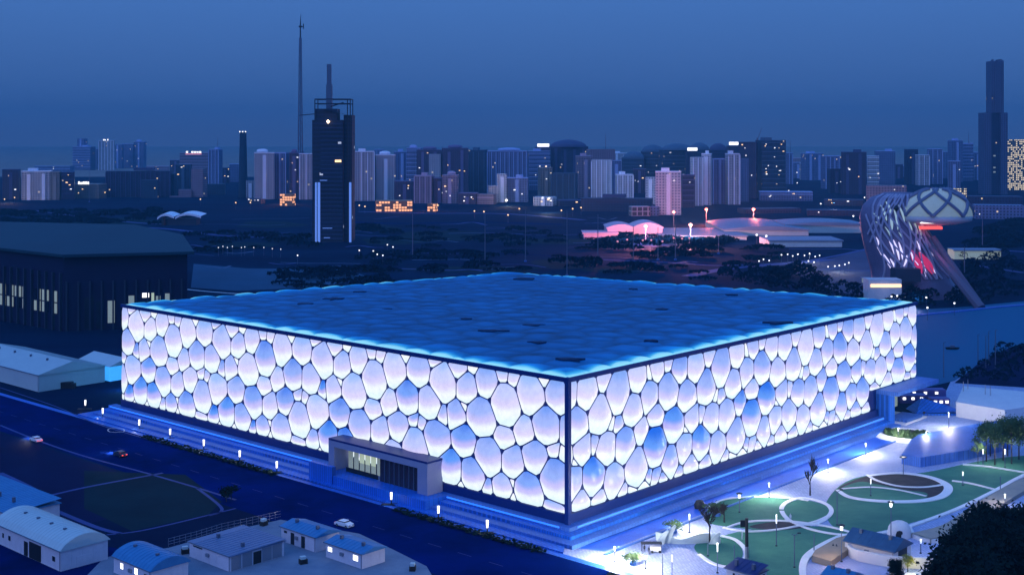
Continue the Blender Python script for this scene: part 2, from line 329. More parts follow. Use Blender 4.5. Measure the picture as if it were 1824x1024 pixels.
def cushion_mat():
    m = bpy.data.materials.new('cushion'); m.use_nodes = True; n = m.node_tree; b = n.nodes['Principled BSDF']
    uv = n.nodes.new('ShaderNodeUVMap'); s = n.nodes.new('ShaderNodeSeparateXYZ'); n.links.new(uv.outputs[0], s.inputs[0])
    def ramp(st):
        r = n.nodes.new('ShaderNodeValToRGB'); r.color_ramp.interpolation = 'EASE'; e = r.color_ramp.elements
        e[0].position = st[0][0]; e[0].color = (*lin(*st[0][1]), 1); e[1].position = st[-1][0]; e[1].color = (*lin(*st[-1][1]), 1)
        for p, c in st[1:-1]: q = e.new(p); q.color = (*lin(*c), 1)
        n.links.new(s.outputs[1], r.inputs[0]); return r.outputs[0]
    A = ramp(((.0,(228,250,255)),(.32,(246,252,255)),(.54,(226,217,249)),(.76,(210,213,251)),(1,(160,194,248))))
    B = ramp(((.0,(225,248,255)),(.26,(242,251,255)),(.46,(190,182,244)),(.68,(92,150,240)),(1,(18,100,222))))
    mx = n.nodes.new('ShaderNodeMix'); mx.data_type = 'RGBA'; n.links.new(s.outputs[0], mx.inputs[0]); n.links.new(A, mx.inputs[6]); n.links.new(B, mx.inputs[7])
    b.inputs['Base Color'].default_value = (.02,.03,.08,1); b.inputs['Roughness'].default_value = .35
    tcx = n.nodes.new('ShaderNodeTexCoord'); nz = n.nodes.new('ShaderNodeTexNoise'); nz.inputs['Scale'].default_value = .9; nz.inputs['Detail'].default_value = 5; n.links.new(tcx.outputs['Object'], nz.inputs[0])
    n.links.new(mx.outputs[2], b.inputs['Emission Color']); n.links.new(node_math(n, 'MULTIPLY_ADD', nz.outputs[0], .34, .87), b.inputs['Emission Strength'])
    return m
M['cushion'] = cushion_mat()
hall = thing('bubble_clad_hall', 'huge square hall clad in glowing white and lavender bubble cushions, blue lit roof', 'building', (N0.x, N0.y, 0))
inv = Matrix.Translation((-N0.x, -N0.y, 0))
def part(mb, name, m, parent=hall, smooth=False, inverse=inv):
    o = mb.build(name, m, parent, smooth); o.matrix_parent_inverse = inverse; return o
LL = (L0-N0).length; RL = (R0-N0).length
def off(a, b): # plan outline pushed a metres outwards
    return [(N0+(nL+nR)*a*.98), (L0+nL*a+dL*a), F0+Vector((0, a*1.3)), (R0+nR*a+dR*a)]
allc = []
for seeds, per, L, sc, org, d, nn, cut in ((LC, 45.54, LL, LL/184, N0, dL, nL, None), (RC, 43.72, RL, RL/177, N0, dR, nR, (.845*RL, 6.2))):
    for ar, Pg, b in cells(seeds, per, L, sc, cut):
        cx = sum(p[0] for p in Pg)/len(Pg); rb = random.random()
        b = min(1, max(0, b*random.uniform(.6, 1.15)+(.38 if rb > .86 else 0)+random.uniform(-.05, .36)))
        allc.append((ar/(285+cx*.7)**2, ar, Pg, b, org, d, nn))
allc.sort(key=lambda t: -t[0])
rest = MB()
for i, (_, ar, Pg, b, org, d, nn) in enumerate(allc):
    if i < 100:
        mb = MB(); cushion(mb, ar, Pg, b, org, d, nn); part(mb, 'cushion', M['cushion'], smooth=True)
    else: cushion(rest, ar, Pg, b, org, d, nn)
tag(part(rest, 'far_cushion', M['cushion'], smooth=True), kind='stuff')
body = MB().prism([N0+dL*0, L0, F0, R0], Z0-2, 33.6)
cutZ = Z0+6.0
part(MB().prism([N0, L0, F0, N0+dR*(.845*RL)], 2.4, 33.4), 'wall', M['frame'])
part(MB().prism([N0+dR*(.845*RL), F0, R0], cutZ, 33.4), 'wall', M['frame'])
# trims: roof edge, corner post, dark base
tr = MB()
def bar(mb, a, b, nn, o0, o1, z0, z1):
    p = [a+nn*o0, b+nn*o0, b+nn*o1, a+nn*o1]; mb.prism([(q.x, q.y) for q in p], z0, z1, True)
bar(tr, N0, L0, nL, .2, .9, 33.55, 34.5); bar(tr, N0, R0, nR, .2, .9, 33.55, 34.5)
part(tr, 'roof_trim', M['frame'])
part(MB().prism([N0+nL*.1+nR*1.15, N0+(nL+nR)*1.15, N0+nR*.1+nL*1.15, N0+(nL+nR)*-.1], 2.4, 34.6), 'corner_post', M['frame'])
bs = MB(); bar(bs, N0-dL*.6, L0, nL, -.2, .75, 2.4, 4.42); bar(bs, N0-dR*.6, N0+dR*(.845*RL), nR, -.2, .75, 2.4, 4.42); part(bs, 'base_band', M['frame'])
# roof of blown cushions
def roof_mesh():
    nx = ny = 250
    s = np.linspace(0, 1, nx); t = np.linspace(0, 1, ny); Sg, Tg = np.meshgrid(s, t, indexing='ij')
    def bl(i): return (1-Sg)*(1-Tg)*N0[i]+Sg*(1-Tg)*L0[i]+Sg*Tg*F0[i]+(1-Sg)*Tg*R0[i]
    X = bl(0); Y = bl(1); cs = 1/20.
    jit = np.random.rand(64, 64, 2)*.75
    f1 = np.full(X.shape, 9.); f2 = np.full(X.shape, 9.); gi = np.floor(Sg/cs).astype(int); gj = np.floor(Tg/cs).astype(int)
    for a in range(-2, 3):
        for b in range(-2, 3):
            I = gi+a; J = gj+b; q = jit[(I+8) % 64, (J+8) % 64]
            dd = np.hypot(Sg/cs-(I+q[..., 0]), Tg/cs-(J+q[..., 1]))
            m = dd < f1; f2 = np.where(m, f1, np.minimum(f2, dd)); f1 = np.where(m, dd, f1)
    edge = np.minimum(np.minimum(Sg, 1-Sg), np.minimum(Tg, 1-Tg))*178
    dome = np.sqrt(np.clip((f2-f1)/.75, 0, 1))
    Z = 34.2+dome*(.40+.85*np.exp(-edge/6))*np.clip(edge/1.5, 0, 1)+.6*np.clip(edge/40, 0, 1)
    me = bpy.data.meshes.new('roof'); v = np.stack([X, Y, Z], -1).reshape(-1, 3)
    idx = np.arange(nx*ny).reshape(nx, ny); fc = np.stack([idx[:-1,:-1], idx[:-1,1:], idx[1:,1:], idx[1:,:-1]], -1).reshape(-1, 4)
    me.from_pydata(v.tolist(), [], fc.tolist()); ul = me.uv_layers.new(name='uv')
    uvv = np.stack([np.exp(-edge/3.6)+.25*np.exp(-edge/16), dome], -1).reshape(-1, 2); lo = np.empty(len(me.loops), dtype=np.int32); me.loops.foreach_get('vertex_index', lo)
    ul.data.foreach_set('uv', uvv[lo].astype(np.float32).ravel()); me.polygons.foreach_set('use_smooth', [True]*len(me.polygons))
    m = bpy.data.materials.new('roof_cushion'); m.use_nodes = True; n = m.node_tree; b = n.nodes['Principled BSDF']
    uv = n.nodes.new('ShaderNodeUVMap'); sp = n.nodes.new('ShaderNodeSeparateXYZ'); n.links.new(uv.outputs[0], sp.inputs[0])
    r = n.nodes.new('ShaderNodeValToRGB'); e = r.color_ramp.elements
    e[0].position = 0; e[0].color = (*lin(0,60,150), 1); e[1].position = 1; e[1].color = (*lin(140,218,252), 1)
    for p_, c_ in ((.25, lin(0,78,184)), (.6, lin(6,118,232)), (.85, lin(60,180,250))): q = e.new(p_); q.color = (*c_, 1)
    tcd = n.nodes.new('ShaderNodeTexCoord'); ns = n.nodes.new('ShaderNodeTexNoise'); ns.inputs['Scale'].default_value = .05; ns.inputs['Detail'].default_value = 6
    n.links.new(tcd.outputs['Object'], ns.inputs[0])
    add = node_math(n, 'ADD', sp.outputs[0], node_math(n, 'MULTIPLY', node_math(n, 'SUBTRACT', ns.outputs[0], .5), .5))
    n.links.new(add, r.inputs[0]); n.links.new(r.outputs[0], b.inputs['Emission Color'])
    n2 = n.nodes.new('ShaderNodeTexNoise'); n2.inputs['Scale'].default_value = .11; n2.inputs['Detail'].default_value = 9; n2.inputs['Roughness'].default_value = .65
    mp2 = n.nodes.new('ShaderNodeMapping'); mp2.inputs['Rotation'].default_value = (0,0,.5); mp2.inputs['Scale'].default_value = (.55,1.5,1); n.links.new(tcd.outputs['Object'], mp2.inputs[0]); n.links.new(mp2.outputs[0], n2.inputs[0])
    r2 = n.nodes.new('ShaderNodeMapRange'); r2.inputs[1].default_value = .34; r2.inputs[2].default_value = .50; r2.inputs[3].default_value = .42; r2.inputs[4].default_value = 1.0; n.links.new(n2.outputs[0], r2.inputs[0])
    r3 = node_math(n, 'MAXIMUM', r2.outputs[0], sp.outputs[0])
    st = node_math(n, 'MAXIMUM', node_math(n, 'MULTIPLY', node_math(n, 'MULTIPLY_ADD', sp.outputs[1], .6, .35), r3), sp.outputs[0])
    n.links.new(st, b.inputs['Emission Strength']); b.inputs['Base Color'].default_value = (.0,.025,.055,1); b.inputs['Roughness'].default_value = .6; b.inputs['Specular IOR Level'].default_value = .2
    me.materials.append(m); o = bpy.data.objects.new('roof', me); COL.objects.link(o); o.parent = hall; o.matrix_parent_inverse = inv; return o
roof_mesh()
# dark service hatches and plant standing among the roof cushions
for (x, y, w, h) in ((938,492,26,5),(595,527,22,5),(540,536,18,4),(875,583,32,4),(950,573,26,3),(960,603,22,3),(1010,632,34,5),(1180,545,14,3),(1385,568,36,5),(640,515,16,3),(830,562,14,3),(1128,510,9,3),(1300,520,14,3),(690,545,10,2),(1160,600,14,3)):
    c = G(x, y, 36); k = c.y/F; lo_ = MB(); cc = Vector((c.x, c.y))
    pts = [cc+Vector((math.cos(t)*w*k*random.uniform(.35, 1.1), math.sin(t)*h*k*3.2*random.uniform(.3, 1.15))) for t in np.linspace(0, 2*math.pi, 14, endpoint=False)]
    lo_.prism([(q.x, q.y) for q in pts], 34.6, 35.25); part(lo_, 'service_hatch', mat('hatch', (.002,.025,.08), .8) if 'hatch' not in bpy.data.materials else bpy.data.materials['hatch'])
# terrace and steps that carry the hall
ter = thing('terrace', 'blue lit stepped terrace running round the foot of the bubble hall', 'terrace', (N0.x, N0.y, 0))
def ring(a, z0, z1, name, m, uL=LL+4, uR=.845*RL):
    p = [N0+(nL+nR)*a*.98, N0+dL*uL+nL*a, N0+dL*uL, N0, N0+dR*uR, N0+dR*uR+nR*a]; return part(MB().prism([(q.x, q.y) for q in p], z0, z1), name, m, ter)
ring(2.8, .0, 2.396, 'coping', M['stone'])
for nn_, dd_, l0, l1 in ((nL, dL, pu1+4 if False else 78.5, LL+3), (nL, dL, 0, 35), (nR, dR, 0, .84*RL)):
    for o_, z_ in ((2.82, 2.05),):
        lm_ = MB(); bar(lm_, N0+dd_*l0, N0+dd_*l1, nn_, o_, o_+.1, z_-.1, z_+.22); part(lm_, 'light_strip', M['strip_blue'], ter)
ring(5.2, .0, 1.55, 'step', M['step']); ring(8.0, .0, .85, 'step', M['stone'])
ringp = [N0+nL*11+nR*8, L0+dL*8+nL*11, L0+dL*8, N0]
part(MB().prism([(q.x, q.y) for q in ringp], 0, .32), 'step', M['step'], ter)
mo = [N0+nR*8.02+nL*4, N0+dR*(.84*RL)+nR*8.02, N0+dR*(.84*RL)+nR*14.5, N0+nR*13.5-dR*4, N0+nR*8.02-dR*6]
struct(MB().sheet([(q.x, q.y) for q in mo], .02).build('moat_water', M['moat']))
struct(ribbon(MB(), [Vector((*(N0+nR*15-dR*6), 0)), Vector((*(N0+dR*(.85*RL)+nR*15), 0))], .5, 0, .3).build('moat_kerb', M['stone']))

# entrance porch on the left wall
def UV2(u, v): return N0+dL*u+nL*v
def boxw(mb, u0, u1, v0, v1, z0, z1, f=UV2):
    p = [f(u0, v0), f(u1, v0), f(u1, v1), f(u0, v1)]; mb.prism([(q.x, q.y) for q in p], z0, z1, True); return mb
def tL(px): iz = 1/409.6+(px-219)/792*(1/285.6-1/409.6); return (1/iz-285.6)/124*LL
pu1 = 74.9; pu0 = 38.4
porch = thing('entrance_porch', 'white box porch with deep glazed recess on the left bubble wall', 'porch', (*UV2(56, 0), 0))
pin = Matrix.Translation((-UV2(56, 0).x, -UV2(56, 0).y, 0))
pp = lambda mb, n, m, par=porch: part(mb, n, m, par, inverse=pin)
pz = 9.9; fz = 2.4
pp(boxw(MB(), pu0, pu1, .9, 6, pz, pz+.5), 'roof_slab', M['frame'])
fr = MB(); boxw(fr, pu0, pu0+3.4, .9, 6, fz, pz-.002); boxw(fr, pu1-2.2, pu1, .9, 6, fz, pz-.002); boxw(fr, pu0+3.4, pu1-2.2, 5.5, 6, pz-1.5, pz-.002); pp(fr, 'frame', mat('porch_render', (.27,.28,.42), .5, (.23,.25,.40), .2))
gw = MB()
for k in range(7): boxw(gw, pu1-4.5-k*2.2, pu1-2.8-k*2.2, 1.6, 1.7, fz, pz-1.2)
pp(gw, 'lit_glazing', M['glow_dim'])
for k in range(3): pp(boxw(MB(), pu1-8.9-k*2.2, pu1-7.3-k*2.2, 1.75, 1.85, 4.5, pz-1.3), 'lit_window', M['glow_olive'])
pp(boxw(MB(), pu0+3.4, pu1-18.4, 4.6, 4.8, fz, pz-.3), 'dark_glazing', mat('brown_glass', (.03,.025,.05), .2))
fn = MB()
for k in range(8): boxw(fn, pu0+3.8+k*1.75, pu0+4.0+k*1.75, 4.8, 5.1, fz, pz-1.5)
pp(fn, 'mullions', M['pole'])
pp(boxw(MB(), pu1-17, pu1-5, 4.2, 4.4, fz, fz+1.1), 'balustrade', M['dark'])
pp(boxw(MB(), pu0-3, pu1+3, .9, 9.5, 0, fz-.001), 'landing', M['step'])
pp(boxw(MB(), pu1-6, pu1+3.2, 8.6, 9.8, 0, 4.6), 'ramp_wall', M['step'])
# raised entrance at the far end of the right wall
def VR(u, v): return N0+dR*u+nR*v
gate = thing('corner_gateway', 'flat white canopy and lit doorway under the far right corner of the bubble hall', 'gateway', (*VR(160, 3), 0))
gin = Matrix.Translation((-VR(160, 3).x, -VR(160, 3).y, 0)); gp = lambda mb, n, m: part(mb, n, m, gate, inverse=gin)
u0 = .845*RL
gp(boxw(MB(), u0, RL+2, -6, 7, cutZ-1.3, cutZ-.05, VR), 'canopy', M['stone'])
gp(boxw(MB(), u0+.1, u0+3.2, -6, 4.5, 0, cutZ-1.31, VR), 'pier', M['step'])
gp(boxw(MB(), u0+3.3, RL, -7, -6, .3, cutZ-1.31, VR), 'back_wall', M['glow_dim'])
gp(boxw(MB(), u0+6, u0+15, -5.95, -5.85, .3, 6, VR), 'lit_doorway', M['glow_olive'])
gp(boxw(MB(), u0+3.3, u0+18, -5.5, 8, 0, .5, VR), 'floor', M['white'])
gp(boxw(MB(), u0+5, u0+16, 1, 7.5, .5, 1.2, VR), 'ramp', M['stone'])

# ---------------- lamps
def point_lamp(name, loc, energy, col, parent=None, rad=.3, spot=None, rot=None):
    l = bpy.data.lights.new(name, 'SPOT' if spot else 'POINT'); l.energy = energy; l.color = col; l.shadow_soft_size = rad
    if spot: l.spot_size = math.radians(spot); l.spot_blend = .8
    o = bpy.data.objects.new(name, l); COL.objects.link(o); o.location = loc
    if rot: o.rotation_euler = rot
    if parent: o.parent = parent
    return o
def post(name, label, base, h, kind, group, r=.09, light=0, col=(1,.95,.85)):
    t = thing(name, label, 'lamp', base, 0, group)
    MB().tube((0,0,0), (0,0,h*.45 if group[:4] == 'tube' else (h*.72 if kind == 'tube' else h*.93)), r*1.3, r).build('pole', M['pole'] if group[:4] != 'tube' else M['dark'], t)
    MB().lathe((0,0,0), [(r*3,0),(r*3,.12),(r*1.5,.25)], 8).build('base', M['dark'], t)
    if kind == 'tube' and group[:4] != 'tube': MB().tube((0,0,h*.72), (0,0,h), r*1.2, r*1.4, 8).build('light_tube', M['glow'], t)
    elif kind == 'tube': MB().tube((0,0,h*.45), (0,0,h), r*1.6, r*2.1, 8).build('light_tube', M['glow'], t)
    elif kind == 'disc':
        MB().lathe((0,0,h*.93), [(0,.25),(.9,.2),(1.0,.08),(.9,0),(0,0)], 12).build('shade', M['dark'], t)
        MB().lathe((0,0,h*.93-.12), [(0,0),(.35,0),(.35,.1)], 8).build('lamp_glass', M['glow'], t)
    elif kind == 'lantern':
        MB().lathe((0,0,h*.90), [(.12,0),(.28,.1),(.32,.8),(.2,.95),(0,1)], 8).build('lamp_glass', M['glow'], t)
        MB().lathe((0,0,h*.90+1.0), [(.7,0),(.75,.15),(.2,.35),(0,.36)], 10).build('shade', M['dark'], t)
    elif kind == 'arm':
        MB().tube((0,0,h*.9), (.9,0,h*.97), r*.8).tube((0,0,h*.9), (-.6,0,h*.95), r*.8).build('arm', M['pole'], t)
        MB().box(.6,-.12,h*.96,1.3,.12,h*.99).build('lamp_head', M['dark'], t)
    if light: point_lamp('lamp_light', (0,0,h+.5) if group != 'tube lamps along the avenue kerb' else (-1.4,-.5,1.0), light*(.42 if light > 2500 else .6), col, t, .25)
    return t
lp = [(152,727),(183,742),(248,763),(303,780),(363,800),(427,820),(493,840),(697,897),(781,922),(868,948)]
names = ['first from the white tent','second from the white tent','third from the white tent','fourth from the white tent','fifth from the white tent','next to last before the porch','nearest on the left of the porch','just right of the porch','midway between porch and near corner','nearest to the near corner of the hall']
for (x, y), nm in zip(lp, names):
    b = G(x, y+2); t = post('bollard_lamp', 'glowing white tube lamp in the kerb strip, '+nm, b, 3.0, 'tube', 'tube lamps along the avenue kerb', .14, 90)
    bx = MB(); bx.box(-2.4,-.5,0,2.0,.5,.25).tube((-1.6,.2,.25), (1.4,-.2,.5), .08); bx.build('planter_box', M['dark'], t)
hs = MB()
for a_, b_ in ((-4,42),(88,150)):
    for u in np.arange(a_, b_, 1.1):
        for k in range(10):
            c = Vector((*W2(u+random.uniform(-.6,.6), 13.4+random.uniform(-1.2,1.2)), random.uniform(.1,.7))); a = Vector((random.uniform(-1,1),random.uniform(-1,1),random.uniform(-.6,.6))).normalized()
            hs.quad(c, a*.4, a.cross(Vector((0,0,1)))*.35)
tag(hs.build('kerb_hedge', M['leaf_dark']), 'low dark planting strip between the avenue and the terrace', 'hedge', kind='stuff')

# park lamps: (px, base, top, kind, light, label)
PL = [(1180,1030,982,'pole',0,'thin dark pole at the lower edge of the white paved corner'),
 (1197,1030,988,'tube',900,'glowing tube lamp standing right of the thin dark pole at the front'),
 (1278,1020,967,'tube',900,'glowing tube lamp on the small round lawn near the front'),
 (1261,990,965,'pole',0,'thin pole at the left rim of the small round lawn'),
 (1308,1003,967,'pole',0,'thin pole at the right rim of the small round lawn'),
 (1383,972,916,'tube',1200,'tall tube lamp alone on the wide green front lawn'),
 (1415,1010,947,'arm',0,'bent arm lamp mast on the right of the front lawn'),
 (1450,982,948,'pole',0,'thin pole beside the white bottom arc path'),
 (1499,1000,938,'lantern',900,'lantern post in front of the tan wall'),
 (1491,935,870,'arm',0,'tall curved mast between the two ring paths'),
 (1552,968,944,'pole',0,'short pole in the paved court by the tan wall'),
 (1587,962,896,'lantern',900,'lantern post with two lamps at the lawn edge near the white shell'),
 (1609,847,812,'disc',500,'disc shaded lamp behind the dark oval planter'),
 (1551,883,853,'tube',300,'slim tube lamp inside the large oval ring'),
 (1715,864,840,'tube',400,'slim tube lamp beside the thin path on the right lawn'),
 (1782,875,846,'pole',0,'thin pole at the end of the thin right lawn path'),
 (1542,809,790,'tube',16000,'plaza lamp in the middle of the largest light pool'),
 (1600,782,762,'tube',7000,'plaza lamp rising by the sunken round garden'),
 (1475,842,818,'tube',14000,'plaza lamp in the light pool behind the bare tree'),
 (1370,886,860,'tube',13000,'left of two plaza lamps behind the left oval lawn'),
 (1317,912,884,'lantern',700,'lantern post inside the left oval lawn'),
 (1228,948,916,'tube',17000,'plaza lamp behind the wavy white bench'),
 (1095,1000,974,'tube',34000,'plaza lamp in the white pool nearest the hall corner'),
 (1690,765,735,'tube',14000,'plaza lamp in front of the long white wall'),

 (1150,1012,990,'tube',12000,'short plaza lamp between the round shrub and the front edge'),
 (1650,790,768,'tube',4000,'plaza lamp right of the sunken round garden'),
 (1751,830,800,'tube',2600,'lamp at the foot of the lit tree group'),
 (1790,832,800,'tube',2600,'lamp among the trunks of the lit tree group'),
 (1640,985,960,'tube',500,'lamp by the dark curved pool near the conifers'),
 (1790,905,880,'tube',1500,'lamp on the tan terrace behind the conifers')]
for x, y, yt, kind, li, lb in PL:
    b = G(x, y); h = (y-yt)*b.y/F; post('park_lamp', lb, b, max(h, 2.2), kind, 'lamps of the plaza and the park', .09, li)
t = thing('dark_column', 'thick dark column with a side bracket standing by the front lawn', 'column', G(1330,1000))
MB().tube((0,0,0), (0,0,3.2), .42, .40, 10).build('lower_shaft', M['metal'], t); MB().tube((0,0,3.2), (0,0,9.0), .36, .34, 10).build('upper_shaft', M['dark'], t)
MB().box(-1.3,-.15,7.2,-.2,.15,8.6).build('bracket', M['dark'], t)

# ---------------- park: lawns, ring paths, planters
def curve(pts, closed=False): return smooth_line([G(*p) for p in pts], 8, closed)
def lawn(pts, m, z, name='lawn'): return struct(MB().sheet([(p.x, p.y) for p in curve(pts, True)], z).build(name, M[m]))
lawn([(1255,920),(1268,900),(1300,888),(1360,884),(1410,888),(1450,893),(1478,905),(1472,925),(1440,936),(1370,944),(1300,938),(1265,932)], 'lawn', .030)
lawn([(1278,958),(1330,944),(1400,938),(1470,938),(1540,952),(1552,962),(1495,966),(1455,985),(1435,1010),(1430,1060),(1300,1060),(1322,1005),(1328,982),(1310,965)], 'lawn', .034)
lawn([(1237,972),(1262,958),(1290,955),(1318,972),(1322,992),(1300,1008),(1270,1003),(1248,990)], 'lawn', .038)
lawn([(1470,900),(1500,862),(1550,846),(1640,842),(1740,822),(1815,812),(1890,812),(1850,832),(1780,872),(1700,906),(1620,932),(1540,950),(1485,938)], 'lawn', .042)
lawn([(1493,873),(1505,862),(1545,848),(1610,842),(1665,852),(1690,868),(1676,886),(1630,893),(1570,893),(1515,886)], 'soil', .052, 'planter_bed')
lawn([(1493,873),(1530,858),(1560,862),(1610,872),(1650,878),(1640,890),(1570,893),(1515,886)], 'lawn', .058)
lawn([(1335,938),(1370,930),(1420,928),(1450,932),(1430,940),(1380,944)], 'soil', .050, 'planter_bed')
def rpath(pts, w, label, closed=False, h=.35, m='path'):
    return tag(ribbon(MB(), curve(pts, closed), w, .02, h).build('kerb_path', M[m]), label, 'path')
def wv(a, b): return lambda t: a+(b-a)*math.sin(math.pi*t)
for i, (pts, w, lb, cl) in enumerate((
 ([(1392,908),(1403,894),(1432,887),(1468,896),(1481,910),(1468,926),(1443,935),(1408,928)], 1.3, 'closed white ring kerb around the small teal lawn', True),
 ([(1545,848),(1600,843),(1655,850),(1688,866),(1678,884),(1635,893),(1570,893),(1515,886),(1492,873)], wv(.9,2.2), 'wide white ring kerb round the dark oval planter', False),
 ([(1545,846),(1562,856),(1600,866),(1645,868),(1684,863)], 1.0, 'white curved kerb crossing the dark oval planter', False),
 ([(1500,871),(1550,868),(1600,873),(1650,884)], .7, 'thin white kerb crossing the lower half of the oval ring', False),
 ([(1262,905),(1290,890),(1350,885),(1410,888),(1440,892)], .6, 'pale kerb along the back of the left oval lawn', False),
 ([(1285,955),(1310,962),(1328,980),(1325,998),(1300,1010),(1270,1004),(1245,988)], 1.1, 'white kerb curling round the small front lawn', False),
 ([(1288,940),(1330,947),(1390,943),(1450,930),(1478,918)], .8, 'white kerb running under the left oval lawn to the ring', False),
 ([(1296,940),(1330,930),(1390,928),(1450,934),(1500,944),(1530,954),(1560,957)], .8, 'white kerb curving over the thin dark planter to the court', False),
 ([(1400,925),(1440,942),(1490,952),(1548,954)], .9, 'white kerb crossing the long kerb in front of the ring', False),
 ([(1432,1040),(1430,1008),(1445,985),(1490,960),(1525,953),(1548,962),(1556,974)], wv(1.2,1.7), 'broad white arc kerb around the tan wall court', False),
 ([(1535,956),(1600,944),(1650,928),(1710,905),(1770,876),(1810,854),(1850,835)], 1.4, 'long white kerb bounding the right lawn', False),
 ([(1696,857),(1730,862),(1785,876)], .7, 'thin straight white kerb on the right lawn', False),
 ([(1715,828),(1760,832),(1824,842)], .8, 'pale kerb behind the right lawn under the lit trees', False))):
    rpath(pts, (w*.8 if not callable(w) else w), lb, cl, .2+.012*i)
tag(MB().prism(P((1446,1000),(1452,990),(1490,968),(1512,962),(1515,985),(1480,1010)), 0, 1.3).build('tan_wall', mat('tan', (.34,.25,.18), .7, (.28,.21,.15), .5)), 'low tan block inside the white arc court', 'wall')
point_lamp('lamp_light', (G(1480,1000).x, G(1480,1000).y-4, 5), 1200, (1,.7,.4))
# pale blocks and terraces at the right lower edge
tag(ribbon(MB(), curve([(1640,962),(1700,945),(1760,905),(1824,868),(1880,845)]), 5, 0, 1.0).build('terrace_wall', mat('sandstone', (.36,.30,.24), .8, (.28,.24,.22), .3)), 'tan terrace wall behind the dark conifers', 'wall')
lawn([(1630,952),(1690,938),(1760,930),(1790,942),(1740,955),(1690,965),(1640,962)], 'water', .06, 'pool')
tag(ribbon(MB(), curve([(1620,943),(1630,958),(1660,966),(1720,966),(1780,955)]), .8, 0, .8).build('pool_kerb', M['white']), 'white curved kerb round the dark pool near the conifers', 'kerb')
def shell(name, label, x, y, sx, sy, h, m, cat='pavilion'):
    b = G(x, y); t = thing(name, label, cat, b)
    MB().lathe((0,0,0), [(1,0),(1,.25*h),(.92,.6*h),(.7,.88*h),(.35,h),(0,h*1.02)], 20, sx, sy).build('shell', M[m], t, True)
    MB().lathe((-.2*sx,-.95*sy,0), [(.32,0),(.32,.3*h),(.22,.5*h),(0,.55*h)], 10, sx, .15*sy).build('opening', M['dark'], t)
    return t
shell('white_shell_pavilion', 'small white shell pavilion where the kerbs meet at the lawn tip', 1602, 955, 2.6, 2.0, 3.4, 'white')
# plaza furniture
t = thing('wavy_bench', 'long wavy white bench sculpture on the lit plaza', 'sculpture', G(1215,965))
wb = MB(); nseg = 26
for side in (0,):
    pr = []
    for i in range(nseg+1):
        s_ = i/nseg; x = -5.5+12*s_; z = .9+1.3*abs(math.cos(math.pi*s_*1.15+.1))**1.5; y = -1.2*math.sin(math.pi*s_); pr.append((x, y, z))
    for a, b in zip(pr, pr[1:]):
        wb.face([(a[0],a[1]-.2,.02),(b[0],b[1]-.2,.02),(b[0],b[1]-.2,b[2]),(a[0],a[1]-.2,a[2])]); wb.face([(a[0],a[1]-.2,a[2]),(b[0],b[1]-.2,b[2]),(b[0],b[1]+1.8,b[2]*.8),(a[0],a[1]+1.8,a[2]*.8)])
        wb.face([(a[0],a[1]+1.8,.02),(a[0],a[1]+1.8,a[2]*.8),(b[0],b[1]+1.8,b[2]*.8),(b[0],b[1]+1.8,.02)])
wb.build('seat', M['canvas'], t)
MB().lathe((7,-.5,0), [(1.2,0),(1.3,.8),(.9,1.9),(0,2.3)], 12).build('head', M['canvas'], t, True)
def fin(x, y, lb, h=3.0):
    t = thing('curved_fin', lb, 'sculpture', G(x, y), 0); m = MB()
    pr = [(0,0),(.5,h*.4),(1.3,h*.75),(2.3,h),(2.6,h*.95),(1.9,h*.55),(1.5,0)]
    for i in range(len(pr)):
        a, b = pr[i], pr[(i+1)%len(pr)]; m.face([(a[0],-.4,a[1]),(b[0],-.4,b[1]),(b[0],.4,b[1]),(a[0],.4,a[1])])
    m.face([(p[0],-.4,p[1]) for p in pr]); m.face([(p[0],.4,p[1]) for p in pr[::-1]]); m.build('blade', M['canvas'], t); return t
fin(1170,968,'left blue-white fin sculpture beside the wavy bench'); fin(1183,966,'tall middle fin sculpture touching the wavy bench', 3.8); fin(1262,968,'fin sculpture at the right end of the wavy bench under the bare tree',2.6)
t = thing('refreshment_cart', 'small white cart with black awning on the white lit paving', 'cart', G(1167,983))
MB().box(-1,-.6,.3,1.2,.6,1.3).build('counter', M['white'], t); MB().box(-3.0,-.8,1.9,1.4,.8,2.05).build('awning', M['dark'], t)
for sx_ in (-.7, .9): MB().tube((sx_,-.7,.3),(sx_,-.6,.3),.3,.3,12).build('wheel', M['dark'], t)
pm = MB()
for sx_, sy_ in ((-2.8,-.7),(1.2,-.7),(-2.8,.7),(1.2,.7)): pm.tube((sx_,sy_,0),(sx_,sy_,1.9),.05)
pm.build('posts', M['dark'], t)
# sunken round garden with sloping white skirt and raised walls at the back of the plaza
b = G(1615,776); t = thing('sunken_garden', 'round sunken garden with pale rim on a raised white plinth', 'garden', b)
MB().lathe((0,0,0), [(9.6,0.03),(7.6,.75),(6.9,.75),(6.7,.45)], 36).build('rim', M['white'], t, True)
MB().lathe((0,0,0), [(6.7,.45),(0,.45)], 36).build('bed', M['soil'], t)
hm = MB()
for k in range(500):
    r = 6.3*math.sqrt(random.random()); a = random.random()*6.28; n_ = Vector((random.uniform(-1,1),random.uniform(-1,1),.5)).normalized(); q = n_.orthogonal()
    if .5 < a < 2.2 and r > 2: continue
    hm.quad((r*math.cos(a), r*math.sin(a), .5+random.random()*.9), q*.35, n_.cross(q)*.3)
tag(hm.build('shrubs', M['leaf_mid'], t), kind='stuff')
rm = P((1622,800),(1636,790),(1740,770),(1790,762),(1800,800),(1725,818),(1640,832),(1606,826))
tag(MB().prism([tuple(p) for p in rm], 0, 2.6).build('ramp_block', M['stone']), 'pale blue ramp block behind the right lawn', 'ramp')
t = thing('white_wall_block', 'long white wall block with rooftop poles behind the plaza', 'wall', G(1704,746))
wp = [G(1703,742), G(1790,757), G(1850,748), G(1824,722), G(1716,712)]; o_ = G(1704,746)
